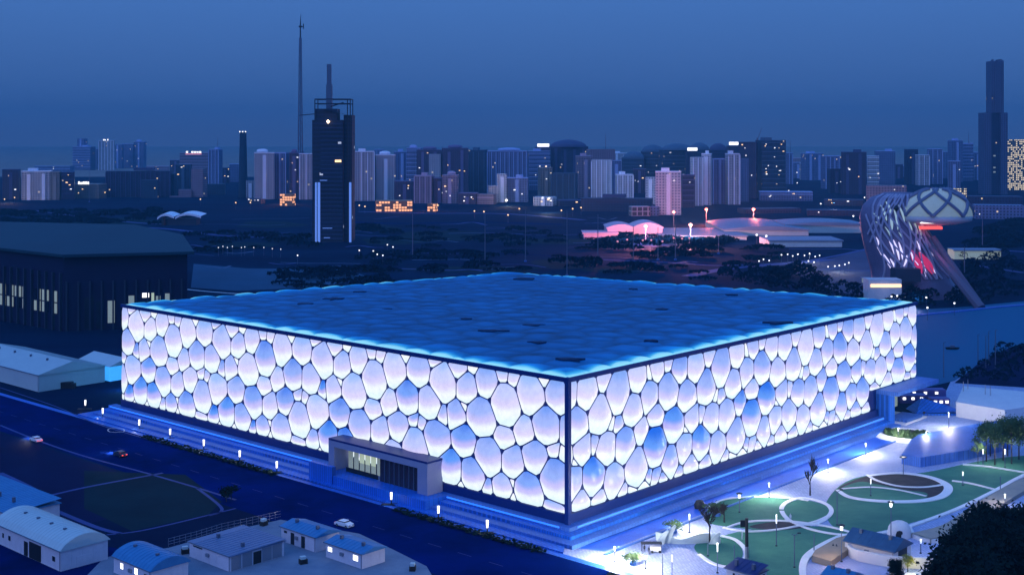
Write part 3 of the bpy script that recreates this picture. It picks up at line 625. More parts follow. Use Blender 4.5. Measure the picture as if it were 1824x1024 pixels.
MB().prism([(p.x-o_.x, p.y-o_.y) for p in wp], 0, 4.6).build('wall', M['white'], t)
for k, (x, y) in enumerate(((1716,722),(1724,718),(1755,728),(1764,730))):
    q = G(x, y)-o_; MB().tube((q.x,q.y,4.6),(q.x,q.y,7.8),.12,.1).build('rooftop_pole', M['metal'], t)
t = thing('blue_pavilion', 'low blue folded roof pavilion behind the plaza', 'pavilion', G(1665,735))
MB().face([(-7,-4,.5),(7,-4,1.4),(6,5,1.2),(-3,4,4.0)]).face([(-7,-4,.5),(-3,4,4.0),(-8,4,.5)]).box(-7,-3.8,0,6,3.5,.5).build('roof', M['step'], t)
MB().box(-5,-3.85,.5,-4.2,-3.8,1.2).build('door', M['dark'], t)
lm = mat('violet_stall', (.10,.09,.30), .6)
for i, (x, y, w, lb) in enumerate(((1625,716,9,'violet stall just outside the lit gateway'),(1650,706,12,'long violet stall behind the blue pavilion'),(1672,722,6,'small violet stall right of the blue pavilion'))):
    t = thing('stall', lb, 'stall', G(x, y), 0, 'stalls outside the gateway'); MB().box(-w/2,-2,0,w/2,2,2.6).build('body', lm, t)
    for k in range(3): MB().box(-w/2+.8+k*w/3.2,-2.06,1.2,-w/2+1.8+k*w/3.2,-2.0,2.0).build('lit_window', M['glow'], t)
# small houses at the front of the park
def house(name, label, corner, L, Wd, h, rise, roofm, wallm, kind='gable', windows=(), doors=(), cat='shed', endwin=(), litw=(), over=.35):
    # near corner at 'corner'; long side runs along the left-wall direction, end along the right-wall direction
    t = thing(name, label, cat, (corner[0], corner[1], 0), math.atan2(-dL.y, -dL.x)+math.pi)
    # local: x runs away along dL, y runs (to the right) opposite of nL
    def B(mb, x0, x1, y0, y1, z0, z1): return mb.box(x0, -y1, z0, x1, -y0, z1)
    sm = B(MB(), 0, L, 0, Wd, 0, h)
    r = MB(); n = 10; prf = []
    for i in range(n+1):
        s_ = i/n; y = -over+(Wd+2*over)*s_
        z = h+.02+rise*((1-abs(2*s_-1)) if kind == 'gable' else (math.sin(math.pi*s_)**.7 if kind == 'barrel' else s_)); prf.append((y, z))
    for (a, b) in zip(prf, prf[1:]): r.face([(-over,-a[0],a[1]),(L+over,-a[0],a[1]),(L+over,-b[0],b[1]),(-over,-b[0],b[1])])
    for xx in (-over, L+over): r.face([(xx,-p[0],p[1]) for p in prf])
    r.box(-over, -Wd-over, h-.14, L+over, over, h+.018)
    rb = r
    for i in range(int(L/1.2)):
        for (a, b) in zip(prf, prf[1:]): rb.tube((i*1.2,-a[0],a[1]+.03),(i*1.2,-b[0],b[1]+.03),.035,n=4,cap=False)
    r.build('roof', M[roofm] if isinstance(roofm, str) else roofm, t)
    for q in range(2 if L < 20 else 4):
        vx = L*(.2+.6*q/(1 if L < 20 else 3)); MB().box(vx-.3,-Wd*.38-.3,h+.1,vx+.3,-Wd*.38+.3,h+rise*.76+.75).build('roof_vent', M['pole'], t)
    MB().tube((-over,over+.08,h-.05),(L+over,over+.08,h-.05),.11,n=6).tube((.15,.12,.05),(.15,.12,h-.1),.06,n=5).build('gutter', M['pole'], t)
    if L < 20: MB().box(L*.5,.02,h*.45,L*.5+.9,.42,h*.45+.65).build('air_conditioner', M['metal'], t)
    for (x, w, z0_, z1_) in windows:
        f = B(MB(), x, x+w, -.06, 0, z0_, z1_).build('window', M['white'], t); B(MB(), x+.1, x+w-.1, -.08, -.06, z0_+.1, z1_-.1).build('pane', M['glass'], f)
    for (x, w, z0_, z1_) in litw:
        f = B(MB(), x, x+w, -.06, 0, z0_, z1_).build('window', M['white'], t); B(MB(), x+.1, x+w-.1, -.08, -.06, z0_+.1, z1_-.1).build('lit_pane', M['glow'], f)
    for (x, w, z1_) in doors: B(MB(), x, x+w, -.08, 0, 0.05, z1_).build('door', M['dark'], t)
    for (y, w, z0_, z1_, m) in endwin: MB().box(-.06, -y-w, z0_, 0, -y, z1_).build('end_door', M[m], t)
    for i in range(1, int(L/2.4)): B(sm, i*2.4-.03, i*2.4+.03, -.03, 0, .02, h-.15)
    for i in range(1, int(Wd/2.4)+1): sm.box(-.03, -i*2.4-.03, .02, 0, -i*2.4+.03, h-.15)
    B(sm, -.05, L+.05, -.05, 0, 0, .25); sm.build('wall', M[wallm] if isinstance(wallm, str) else wallm, t)
    return t
house('barrel_roof_tent', 'large white barrel roofed tent hall with dark side openings at lower left', (-91,261), 28, 10.5, 4.2, 2.4, 'canvas', 'cabin', 'barrel', windows=((2,1.4,1.4,2.6),(21,1.2,1.6,2.8),(24,.9,1.6,2.8)), doors=((8,5,3.4),(13.6,1.6,3.0)), cat='tent', endwin=((3.5,3,0,2.2,'cabin'),))
house('long_shed', 'long blue roofed shed behind the white barrel tent', (-111,285.5), 34, 12, 4.4, 1.0, 'blue_roof', 'cabin', 'mono', doors=((3,6,3.4),(14,6,3.4),(24,5,3.4)))
house('arched_workshop', 'grey shed with arched blue roof and lit windows by the tent', (-70.2,251.5), 13.5, 8.5, 3.3, 1.8, 'blue_roof', 'cabin', 'barrel', litw=((4.5,1.3,1.4,2.8),(9.8,1.2,1.3,2.6)), doors=((1,1.2,2.3),))
house('corrugated_store', 'flat roofed store with corrugated roof and container doors', (-56.8,260.8), 14.3, 13.5, 3.2, .25, mat('corrugated', (.07,.12,.24), .5, (.12,.18,.32), .7, stretch=(.3,6,1)), 'cabin', 'mono', windows=((9.5,3.5,2.3,2.8),), endwin=((.3,2.4,.1,2.9,'metal'),(3,2.4,.1,2.9,'metal'),(5.7,2.0,.1,2.6,'dark'),(7.9,2.4,.1,2.9,'metal'),(10.5,2.4,.1,2.9,'metal')))
house('site_cabin', 'pale site cabin with blue roof and two dark doors', (-41.4,273), 11.7, 6.4, 3.2, .9, 'blue_roof', 'cabin', 'gable', doors=((3.6,1.2,2.5),(7.2,1.2,2.5)), windows=((9.6,1.2,1.9,2.6),), cat='cabin')
house('site_cabin', 'pale site cabin with blue roof and two brightly lit windows', (-30.4,262.5), 11.4, 6.2, 3.1, .8, 'blue_roof', 'cabin', 'gable', litw=((1.1,1.7,1.2,2.5),(9.3,1.5,1.3,2.4)), cat='cabin')
house('gatehouse', 'white gatehouse with dark blue roof by the front lawn', (G(1345,1056).x, G(1345,1056).y), 6.5, 4.2, 3.5, .9, mat('navy_roof', (.01,.02,.12), .5), 'white', 'mono', windows=tuple((.5+i*1.3,.7,1.9,2.9) for i in range(4)), endwin=((1.0,.8,1.9,2.9,'glass'),(2.6,.8,1.9,2.9,'glass')), cat='house')
house('blue_kiosk', 'blue roofed kiosk with arched glazed front at the bottom of the park', (G(1512,1058).x, G(1512,1058).y), 5.5, 5, 2.6, 1.1, 'blue_roof', 'white', 'gable', endwin=((1,3.4,.2,2.6,'dark'),), cat='kiosk')
house('blue_pavilion_house', 'broad blue roofed pavilion right of the white arc court', (G(1592,1005).x, G(1592,1005).y), 11, 8, 2.6, 1.9, mat('slate_blue', (.02,.06,.14), .5, (.03,.09,.19), .5), 'white', 'gable', endwin=((2,4,.2,2.4,'dark'),), cat='pavilion')
tag(ribbon(MB(), curve([(1515,968),(1512,985),(1530,998),(1600,1010),(1680,1012)]), .7, 0, 2.2).build('curved_white_wall', M['white']), 'curved white garden wall around the blue pavilion', 'wall')

pal = None
for i, (x, y, lb) in enumerate(((330,985,'low stack of pallets beside the left corner of the corrugated store'),(540,1003,'low stack of pallets between the store and the lit cabin'),(470,935,'low stack of pallets near the back edge of the yard'),(735,1015,'low stack of pallets right of the lit cabin'),(318,1012,'low stack of pallets by the arched workshop'))):
    g = G(x, y)
    if pal is None:
        pal = thing('pallet_stack', lb, 'pallets', g, .4, 'pallet stacks in the yard'); pm_ = MB()
        for k in range(5): pm_.box(-.8,-.6,.2*k+.02,.8,.6,.2*k+.13)
        pm_.build('pallets', M['bark'], pal); MB().box(-.6,-.45,.95,.5,.45,1.5).build('tarpaulin', M['canvas'], pal)
    else: dup(pal, g, .5*i, lb)
fe = thing('yard_fence', 'thin metal fence along the rear edge of the pale yard', 'fence', G(395,948)); o_ = G(395,948); fp = [G(*p)-o_ for p in ((300,973),(350,960),(395,946),(450,934),(500,923))]
fm_ = MB()
for a, b_ in zip(fp, fp[1:]):
    for z_ in (.5, 1.1, 1.7): fm_.tube(a+Vector((0,0,z_)), b_+Vector((0,0,z_)), .035, n=4)
    for q in range(5): c = a.lerp(b_, q/5); fm_.tube(c, c+Vector((0,0,1.8)), .05, n=4)
fm_.build('panels', M['metal'], fe)
# big white tent and lit annex on the left
t = house('white_marquee', 'big white low pitched marquee beyond the avenue at the left edge', (-162,443), 60, 25, 5.8, 3.2, 'canvas', 'canvas', 'gable', cat='marquee')
t = thing('blue_lit_tent', 'small tent glowing cyan blue against the left end of the hall', 'tent', (-143.5,462,0), math.atan2(-dL.y, -dL.x)+math.pi)
MB().box(0,-13,0,22,0,5.2).build('wall', M['glow_blue'], t)
r = MB(); r.face([(-.3,.3,5.21),(22.3,.3,5.21),(22.3,-6.5,7.6),(-.3,-6.5,7.6)]).face([(-.3,-6.5,7.6),(22.3,-6.5,7.6),(22.3,-13.3,5.21),(-.3,-13.3,5.21)]).face([(-.3,.3,5.21),(-.3,-6.5,7.6),(-.3,-13.3,5.21)]); r.build('roof', M['canvas'], t)
point_lamp('lamp_light', (-135,446,3), 2500, (.1,.5,1), None, .5)
tag(MB().box(-3,-1,0,3,1.4,1.6).box(-1.5,-1.4,1.6,2.2,1.2,2.2).build('stacked_crates', M['dark']), 'dark heap of crates in front of the marquee', 'crates').location = G(118,691)

# dark arena on the left
t = thing('dark_arena', 'large dark arena hall with wide green roof and lit window bays at left', 'building', (-201,580,0))
ai = Matrix.Translation((201,-580,0)); ap = lambda mb, n, m, par=t: part(mb, n, m, par, inverse=ai)
AP = [(-201,580),(-149,594),(-182,690),(-225,763),(-302,758),(-420,700),(-350,712),(-330,695)]
AP = [(-201,580),(-149,594),(-178,690),(-225,763),(-320,790),(-420,760)]
A0 = Vector((-201,580)); A1 = Vector((-149,594)); A2 = Vector((-420,760))
ap(MB().prism(AP, 0, 33.4), 'wall', mat('arena_wall', (.001,.002,.038), .7))
rf = [(-200,576),(-145,591),(-176,692),(-224,768),(-322,796),(-424,762)]
ap(MB().prism(rf, 33.42, 34.7, True), 'roof', mat('arena_roof', (.002,.030,.055), .8, (.003,.040,.068), .03))
dA = (A2-A0).normalized(); nA = Vector((dA.y, -dA.x)); nA = nA if nA.y < 0 else -nA
dB = (A1-A0).normalized(); nB = Vector((dB.y, -dB.x)); nB = nB if nB.y < 0 else -nB
for s0, s1 in ((5,25),(32,56)):
    k = s0
    while k < s1:
        for z0_, z1_ in ((7.5,12),(12.6,17.5)):
            mb = MB(); p = [A0+dA*k+nA*.05, A0+dA*(k+1.9)+nA*.05, A0+dA*(k+1.9)+nA*.3, A0+dA*k+nA*.3]; mb.prism([(q.x,q.y) for q in p], z0_, z1_, True)
            ap(mb, 'lit_window', M['glow_dim'] if random.random() > .25 else M['glass'])
        k += 3.4
fm = MB()
for k in np.arange(1, 150, 6): p = [A0+dA*k+nA*.0, A0+dA*(k+.8), A0+dA*(k+.8)+nA*1.2, A0+dA*k+nA*1.2]; fm.prism([(q.x,q.y) for q in p], 0, 26)
for k in np.arange(1, 53, 5): p = [A0+dB*k, A0+dB*(k+.7), A0+dB*(k+.7)+nB*1.2, A0+dB*k+nB*1.2]; fm.prism([(q.x,q.y) for q in p], 0, 22)
ap(fm, 'wall_piers', M['roof_dark'])
for k, w, z0_, z1_, m in ((19,3,3,13,'glow_dim'),(28,2.5,9,15,'glow_dim'),(34,3,14,16,'glow'),(38,1.2,10,16,'glow_olive'),(40,2,12,14.5,'glow_dim'),(44,2,12,15.5,'glow_dim'),(41.5,1.2,8,10,'glow'),(9,4,1,15,'glass'),(14,3,1,13,'glass')):
    p = [A0+dB*k+nB*.05, A0+dB*(k+w)+nB*.05, A0+dB*(k+w)+nB*.3, A0+dB*k+nB*.3]; ap(MB().prism([(q.x,q.y) for q in p], z0_, z1_, True), 'window', M[m])

# ---------------- skyline
FM = {}
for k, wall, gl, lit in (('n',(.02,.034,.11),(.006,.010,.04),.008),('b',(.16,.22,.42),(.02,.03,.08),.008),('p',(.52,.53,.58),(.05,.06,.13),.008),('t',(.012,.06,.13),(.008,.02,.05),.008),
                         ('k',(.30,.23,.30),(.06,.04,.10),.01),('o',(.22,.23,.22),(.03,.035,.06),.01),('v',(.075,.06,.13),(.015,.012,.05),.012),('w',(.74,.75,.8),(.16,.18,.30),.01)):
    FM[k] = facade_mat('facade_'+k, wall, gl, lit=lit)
FM['L'] = facade_mat('facade_lattice', (.25,.22,.18), (.1,.1,.1), du=2.6, dz=3.0, wu=.7, wz=.6, lit=.62, litc=(1,.82,.55), es=1.0)
FM['G'] = facade_mat('facade_grid', (.45,.5,.6), (.02,.03,.06), du=6, dz=5, wu=.8, wz=.8, lit=.0)
FM['M'] = facade_mat('facade_market', (.5,.25,.12), (.5,.2,.1), du=3.2, dz=3.0, wu=.8, wz=.75, lit=.6, litc=(1,.42,.20), es=1.5)
finm = {k: mat('fin_'+k, tuple(min(1, c*1.5+.02) for c in w)) for k, w in (('n',(.02,.03,.09)),('b',(.2,.26,.44)),('p',(.50,.51,.58)),('t',(.03,.07,.12)),('k',(.26,.2,.28)),('o',(.14,.14,.14)),('v',(.08,.07,.15)),('w',(.6,.6,.7)))}
def tower(x0, x1, yt, Y, mk_, style, label, ext='', cat='building', name='tower_block'):
    k = Y/F; tot = (x1-x0)*k; h = HC-(yt-240)*k; cx = ((x0+x1)/2-912)*k
    yaw = math.radians(random.choice((-1, 1))*random.uniform(5, 16)) if 'f' not in ext else 0
    d = min(.45*tot, 20)+4 if 'f' not in ext else 20
    w = (tot-d*abs(math.sin(yaw)))/math.cos(yaw); w = max(w, tot*.5)
    t = thing(name, label, cat, (cx, Y+d/2, 0), yaw)
    m = FM[mk_]; fm_ = finm.get(mk_, M['pole'])
    wl = MB().box(-w/2,-d/2,0,w/2,d/2,h)
    wl.build('wall', m, t)
    fins = MB()
    if style == 'v':
        nf = max(2, int(w/6.5))
        for i in range(nf+1):
            x = -w/2+w*i/nf; fins.box(x-.55,-d/2-1.0,0,x+.55,-d/2,h*random.uniform(.96,1.0))
    elif style == 'h':
        for z in np.arange(8, h, 6.2): fins.box(-w/2-.3,-d/2-.8,z,w/2+.3,-d/2,z+1.0)
    elif style == 'g':
        nb = max(1, int(w/14))
        for i in range(nb): x = -w/2+w*(i+.5)/nb; fins.box(x-2.2,-d/2-1.4,0,x+2.2,-d/2,h-random.uniform(1,5))
    if fins.f: fins.build('piers' if style == 'v' else ('ledges' if style == 'h' else 'balcony_bays'), fm_, t)
    if 'F' not in ext: MB().box(-w/2-.2,-d/2-.2,h,w/2+.2,d/2+.2,h+1.0).build('parapet', fm_, t)
    if 'p' in ext: x = random.uniform(-.2,.2)*w; MB().box(x-w*.16,-d*.3,h+1,x+w*.16,d*.3,h+4.5).build('roof_plant', fm_, t)
    if 'c' in ext: x = random.uniform(-.12,.12)*w; MB().lathe((x,0,h+1), [(w*.22,0),(w*.30,1.2),(w*.26,3.6),(w*.12,4.6),(0,4.8)], 12, 1, .6).build('roof_cap', fm_, t)
    if 'd' in ext: MB().lathe((0,0,h), [(w*.5,0),(w*.47,4),(w*.36,8),(w*.18,11),(0,12)], 16, 1, .6).build('dome_roof', fm_, t)
    if 'm' in ext: MB().tube((w*.2,0,h),(w*.2,0,h+22),.5,.25).build('antenna', M['pole'], t)
    if 's' in ext:
        sg = MB()
        for i in range(6):
            if random.random() < .85: sg.box(-w*.28+w*.09*i,-d/2-.9,h+.5,-w*.28+w*.09*i+w*.07,-d/2-.5,h+4.0+random.uniform(-1,.5))
        sg.build('roof_sign', M['glow'], t)
    if 'r' in ext: MB().box(-w*.3,-d/2-.9,h-3,w*.25,-d/2-.5,h-.8).build('roof_sign', M['glow_pink'], t)
    if 'S' in ext: MB().box(-w*.5,-d/2-.9,h+1.2,w*.5,-d/2-.4,h+6).build('roof_sign', M['glow'], t)
    for c in ext:
        if c.isdigit():
            for i in range(int(c)):
                x = random.uniform(-.42,.4)*w; z = random.uniform(.25,.95)*h
                MB().box(x,-d/2-1.5,z,x+random.uniform(.8,2.6),-d/2-1.42,z+random.uniform(.5,1.2)).build('lit_window', random.choice((M['glow'],M['glow_warm'],M['glow'])), t)
    return t
SK = [ # far, mid, near: (x0,x1,ytop,Y,material,style,label,extras)
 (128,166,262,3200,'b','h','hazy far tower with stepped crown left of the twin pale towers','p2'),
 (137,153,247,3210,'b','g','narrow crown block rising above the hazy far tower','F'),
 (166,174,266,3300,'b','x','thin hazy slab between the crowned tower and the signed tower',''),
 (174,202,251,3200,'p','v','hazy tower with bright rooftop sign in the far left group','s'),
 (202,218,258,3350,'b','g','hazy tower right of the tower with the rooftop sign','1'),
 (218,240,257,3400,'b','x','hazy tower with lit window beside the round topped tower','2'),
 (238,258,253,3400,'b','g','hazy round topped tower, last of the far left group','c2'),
 (60,128,296,3000,'b','h','long hazy low block at the far left horizon','2F'),
 (258,300,297,3000,'k','h','low hazy block right of the far left tower group','3'),
 (300,322,286,2900,'v','g','low far block left of the pinkish signed building','2'),
 (318,371,273,2700,'k','h','pinkish far building with white characters and red sign on top','sr'),
 (371,394,267,2300,'b','v','blue grey tower with a pale mast along its left edge','mp'),
 (0,33,303,1750,'n','g','dark low block at the left border of the skyline','1'),
 (33,88,306,1740,'p','g','grey residential slab with dense windows at far left','p'),
 (88,106,307,1745,'o','g','olive wing joined to the grey slab at far left',''),
 (106,131,308,1750,'n','h','dark wing at the right end of the grey slab','4'),
 (128,182,329,1780,'o','x','low olive building with bright white sign','s1'),
 (186,300,305,1820,'n','v','long dark low hall with blank navy walls','pF'),
 (248,280,321,1790,'t','x','small dark green box in front of the long dark hall','F'),
 (300,312,310,1850,'t','x','narrow teal end of the long dark hall',''),
 (311,339,294,1900,'t','g','dark teal block with flat top left of the pink stair block','2'),
 (340,366,301,1830,'k','x','tall plain pink block without windows','F'),
 (315,340,338,1825,'k','x','lower step of the plain pink block','F'),
 (297,340,350,1815,'k','x','lowest pink podium at the foot of the plain pink block','F'),
 (366,400,328,1900,'t','x','low sloping grey roofed building left of the chimney','F'),
 (392,408,300,2350,'n','g','small dark block with several lit windows left of the chimney','3'),
 (406,428,293,2400,'b','x','hazy box behind the chimney',''),
 (436,452,322,1800,'p','g','low pale block right of the chimney foot','F'),
 (449,488,273,1760,'p','g','pale residential tower right of the chimney','c'),
 (488,514,273,1775,'b','v','blue grey tower joined to the pale residential tower',''),
 (513,532,273,1765,'v','g','dark narrow tower with lit stair windows','c4'),
 (530,556,275,1755,'p','v','striped pale tower just left of the dark office tower',''),
 (627,666,271,1720,'p','v','striped pale tower just right of the dark office tower','p'),
 (664,704,277,1735,'p','g','pale gridded tower above the orange lit market','c'),
 (700,728,271,2000,'b','g','blue tower behind and right of the gridded tower','p1'),
 (724,752,265,1950,'b','h','banded blue tower with low dome cap','c'),
 (742,790,268,1930,'v','g','broad purple tower with pale roof panel','c3'),
 (764,786,275,1900,'p','x','pale panelled stair tower on the broad purple tower','F'),
 (786,834,265,1900,'v','g','dark purple tower with rounded roof cap','c4'),
 (834,868,268,2000,'t','v','pale teal slab right of the dark purple tower','p'),
 (862,884,275,2050,'b','x','plain grey slab between teal and curved roof towers',''),
 (868,942,270,1960,'b','v','wide grey tower with curved roof cap','c2'),
 (738,772,314,1660,'k','v','low pink fronted block beside the market','p'),
 (770,792,318,1665,'v','g','low purple block between two pink blocks','2'),
 (788,817,313,1655,'k','g','low pink block with vaulted roof','c3'),
 (700,738,324,1690,'v','g','dark violet low block behind the orange market','3'),
 (816,852,345,1640,'v','g','two storey violet shop row with small lights','4'),
 (850,884,346,1635,'k','h','pinkish glass box at street level','F'),
 (884,903,310,1680,'w','g','narrow pale tower in the middle of the skyline','F'),
 (902,942,318,1690,'b','g','pale block with a bright floodlight at its foot','p2'),
 (868,886,331,1660,'p','x','small pale step block left of the narrow pale tower','F'),
 (940,980,270,2050,'b','h','blue block under the lit rooftop crane house','p4'),
 (953,978,263,2060,'v','x','small lit rooftop house on the blue block','S'),
 (978,1048,262,2080,'n','g','broad dark block with domed roof in the middle skyline','d2'),
 (958,984,300,1760,'o','g','grey block with dark window strips left of the teal front','1'),
 (982,1030,309,1720,'t','v','dark teal fronted block with pale edge strips','F'),
 (950,992,351,1600,'w','g','brightly lit low white shopfront','7F'),
 (992,1040,358,1590,'n','x','low dark shed right of the lit white shopfront','1'),
 (1026,1056,279,1800,'k','g','pinkish tower left of the white finned tower','p'),
 (1054,1092,285,1740,'w','v','white finned tower with dark vertical gaps','F'),
 (1046,1096,266,1900,'k','x','pink tower with antennas behind the white finned tower','mF'),
 (1090,1108,287,1900,'b','g','blue slab right of the white finned tower',''),
 (1097,1128,312,1690,'w','v','small pale tower with blue glass centre','p'),
 (1108,1152,282,2250,'t','h','rounded dark tower at the left end of the dark domed group','d2'),
 (1142,1186,270,2260,'t','h','dark domed tower, second of the dark domed group','d3'),
 (1176,1240,268,2200,'t','h','broad dark domed tower with rows of small lights','d4'),
 (1226,1268,267,2150,'t','h','dark domed tower under the left white sign','d3'),
 (1262,1300,268,2150,'n','h','dark domed tower between the two white signs','d1'),
 (1222,1242,270,2100,'n','x','slim dark block with bright white roof sign','SF'),
 (1296,1320,260,2000,'n','x','slim dark block with the larger bright white roof sign','SF'),
 (1128,1152,302,1950,'v','g','low dark violet block under the domed towers','3'),
 (1150,1170,316,1640,'w','g','short white tower left of the big white apartment slab','F'),
 (1168,1216,307,1420,'w','g','big white apartment slab with balconies in front of the domed towers','p1'),
 (1214,1238,313,1560,'v','h','violet banded block right of the big white apartment slab','1'),
 (1231,1252,280,1600,'w','v','tall white slab, left of the pair in the middle right','F'),
 (1250,1270,275,1620,'w','g','tall white slab with roof house, right of the pair','p'),
 (1268,1294,284,1640,'b','v','grey slab right of the pair of white slabs',''),
 (1294,1318,275,1630,'p','v','lavender tower in front of the big dark office','p'),
 (1316,1352,253,1780,'n','x','dark blank wing of the big office with lit stair line','5F'),
 (1350,1401,251,1790,'t','h','big dark glass office with lit floors','9p4'),
 (1318,1334,283,1700,'b','x','narrow grey slab in front of the dark blank wing','F'),
 (1400,1413,273,2300,'b','v','thin hazy tower right of the big glass office','m'),
 (1413,1432,290,2600,'b','g','low hazy tower with lit arc','1'),
 (1430,1468,274,2500,'b','g','hazy gridded apartment tower right of the glass office','p'),
 (1466,1503,279,2100,'b','v','grey blue tower with pale frame',''),
 (1477,1502,301,1950,'n','g','dark box in front of the pale framed tower','3F'),
 (1500,1548,272,1900,'n','g','broad black tower with small vertical sign','p3'),
 (1546,1568,279,2000,'p','h','pale banded tower right of the broad black tower','2'),
 (1561,1597,270,2300,'b','x','plain grey tower with stepped top','p'),
 (1596,1616,296,2700,'b','g','low hazy block in the gap before the far right towers','1'),
 (1614,1636,267,2300,'n','g','dark tower with lit corner, first of the far right row','1'),
 (1634,1656,277,2250,'p','v','pale ribbed tower second of the far right row',''),
 (1654,1681,266,2300,'b','v','ribbed grey tower third of the far right row',''),
 (1680,1694,271,2600,'b','x','thin hazy slab between the far right towers',''),
 (1690,1714,288,2000,'b','g','short block in front of the tall stepped tower at right','1'),
 (1692,1716,251,2400,'b','g','tall grey tower left of the spire tower','p'),
 (1714,1734,256,2450,'b','h','second grey tower left of the spire tower','m1'),
 (1733,1754,272,2500,'b','g','hazy block touching the left of the spire tower','2'),
 (1795,1830,249,2050,'L','x','building with brightly lit lattice wall at the right edge','F'),
 (1035,1166,354,1480,'n','x','wide low black hall with lit rooftop at the middle right','pF'),
 (1122,1158,368,1400,'G','x','white framed glass cube in front of the low black hall','F'),
 (1158,1176,368,1405,'b','x','plain grey box right of the framed glass cube','F'),
 (1355,1450,343,1720,'b','h','long low grey building under the big glass office','4'),
 (1318,1430,372,1450,'v','x','long low violet hall behind the red floodlights','F'),
 (1546,1622,331,1560,'k','x','low pink hall behind the organic tower','F2'),
 (1440,1560,375,1400,'n','x','low dark hall left of the organic tower','2F'),
 (1470,1545,356,1600,'n','h','low hall with a pale lit eave','4F'),
 (1690,1824,350,1500,'n','x','low dark hall behind the dome at the right','F'),
 (1740,1830,366,1350,'b','x','long pale grey hall at the right edge','F'),
]
SK += [(666,734,358,1480,'M','x','market building glowing orange on the avenue','F'),
       (761,779,363,1480,'M','x','small pink lit kiosk right of the orange market','F'),
       (498,524,346,1600,'M','x','red lit shop left of the dark office tower','F'),
       (440,470,355,1640,'n','x','tiny dark shop with white lights below the pale residential tower','3F'),
       (1703,1722,336,1500,'L','x','two storey pavilion glowing warm below the far right towers','F')]
for r in SK: tower(*r)
bk = random.Random(21); xq = 455
while xq < 1745:
    wq = bk.uniform(14, 34)
    if not 548 < xq < 600:
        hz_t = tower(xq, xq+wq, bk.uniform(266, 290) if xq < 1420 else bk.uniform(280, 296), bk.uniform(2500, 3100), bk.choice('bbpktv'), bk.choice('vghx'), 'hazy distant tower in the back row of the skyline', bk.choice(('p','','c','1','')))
        hz_t['group'] = 'hazy back row of the skyline'
    xq += wq*bk.uniform(.8, 1.6)
# chimney
c = G(433,352); t = thing('chimney', 'tall dark tapering chimney with white lamps on its rim', 'chimney', c); k = c.y/F
MB().tube((0,0,0),(0,0,HC+4*k),8.5*k,5.8*k,14).build('shaft', mat('chimney', (.01,.035,.07), .8), t)
for i in (-1,0,1): MB().tube((i*4,-3,HC+4*k),(i*4,-3,HC+4*k+1.6),.8).build('rim_lamp', M['glow'], t)
# telecom mast
Y = 1800; k = Y/F; t = thing('telecom_mast', 'very tall thin lattice mast left of the dark office tower', 'mast', ((535-912)*k, Y, 0))
z = lambda py: HC-(py-240)*k
lat = MB()
for sx_, sy_ in ((-1,-1),(1,-1),(1,1),(-1,1)): lat.tube((sx_*3.4,sy_*3.4,0),(sx_*1.5,sy_*1.5,z(85)),.55,.4,5)
for i in range(40):
    a = i/40; b_ = (i+1)/40; wa = 3.4-1.9*a; wb_ = 3.4-1.9*b_; s_ = 1 if i % 2 else -1
    for sy_ in (-1, 1): lat.tube((-s_*wa,sy_*wa,z(85)*a),(s_*wb_,sy_*wb_,z(85)*b_),.22,n=4,cap=False)
lat.build('lattice', M['pole'], t)
MB().tube((0,0,0),(0,0,z(85)),.9,.8,6).tube((0,0,z(86)),(0,0,z(68)),2.2,2.0,8).build('core', M['pole'], t)
MB().tube((0,0,z(68)),(0,0,z(45)),1.1,.9,6).tube((0,0,z(45)),(.8,0,z(25)),1.0,.2,6).lathe((0,0,z(50)),[(0,0),(2.4,.6),(2.6,2.6),(0,3)],8).build('spire', M['dark'], t)
MB().tube((0,0,z(48)),(4.2,0,z(48)),.5).tube((4.2,0,z(52)),(4.2,0,z(43)),.8).build('dish_arm', M['dark'], t)
MB().tube((-2,0,z(206)),(22,0,z(203)),.7,.7,5).build('cross_arm', M['dark'], t)
# dark office tower with open crown frame
Y = 1060; k = Y/F; t = thing('dark_office_tower', 'dark glass office tower with open rooftop frame and blue light strips', 'tower', ((590-912)*k, Y, 0)); z = lambda py: HC-(py-240)*k
X = lambda px: (px-590)*k
tm = facade_mat('office_glass', (.010,.018,.065), (.005,.008,.03), du=3.0, dz=3.6, wu=.9, wz=.6, lit=.006, litc=(.6,.7,1), es=.7)
MB().box(X(556),0,0,X(611),26,z(214)).build('main_shaft', tm, t)
MB().box(X(560),2,z(214),X(600),20,z(194)).build('upper_block', tm, t)
MB().box(X(611),4,0,X(626),24,z(205)).build('side_shaft', tm, t)
fr = MB()
for px in (561,619,624): fr.box(X(px)-.35,-.6,0 if px > 600 else z(214),X(px)+.35,.2,z(177))
for py in (177,185): fr.box(X(561),-.6,z(py)-.4,X(624),.2,z(py)+.4); fr.box(X(561),16,z(py)-.4,X(624),16.8,z(py)+.4)
fr.tube((X(590),0,z(190)),(X(612),0,z(183)),.5); fr.box(X(624)-.35,.2,z(177)-.4,X(624)+.35,16,z(177)+.4).box(X(561)-.35,.2,z(177)-.4,X(561)+.35,16,z(177)+.4)
fr.box(X(561)-.35,16.0,z(194),X(561)+.35,16.7,z(177)).box(X(624)-.35,16.0,z(205),X(624)+.35,16.7,z(177))
fr.build('crown_frame', M['dark'], t)
mm = MB().box(X(579),6,z(195),X(589),11,z(150)); mm.box(X(580),7,z(150),X(587.5),10,z(114)); mm.build('roof_mast', M['pole'], t)
MB().face([(X(575),-.5,z(194)),(X(620),-.5,z(206)),(X(620),20,z(206)),(X(575),20,z(194))]).build('sloping_roof', M['roof_dark'], t)
stripm = mat('led_strip', (.3,.4,.6), .5, emit=lin(95,135,225), es=.75)
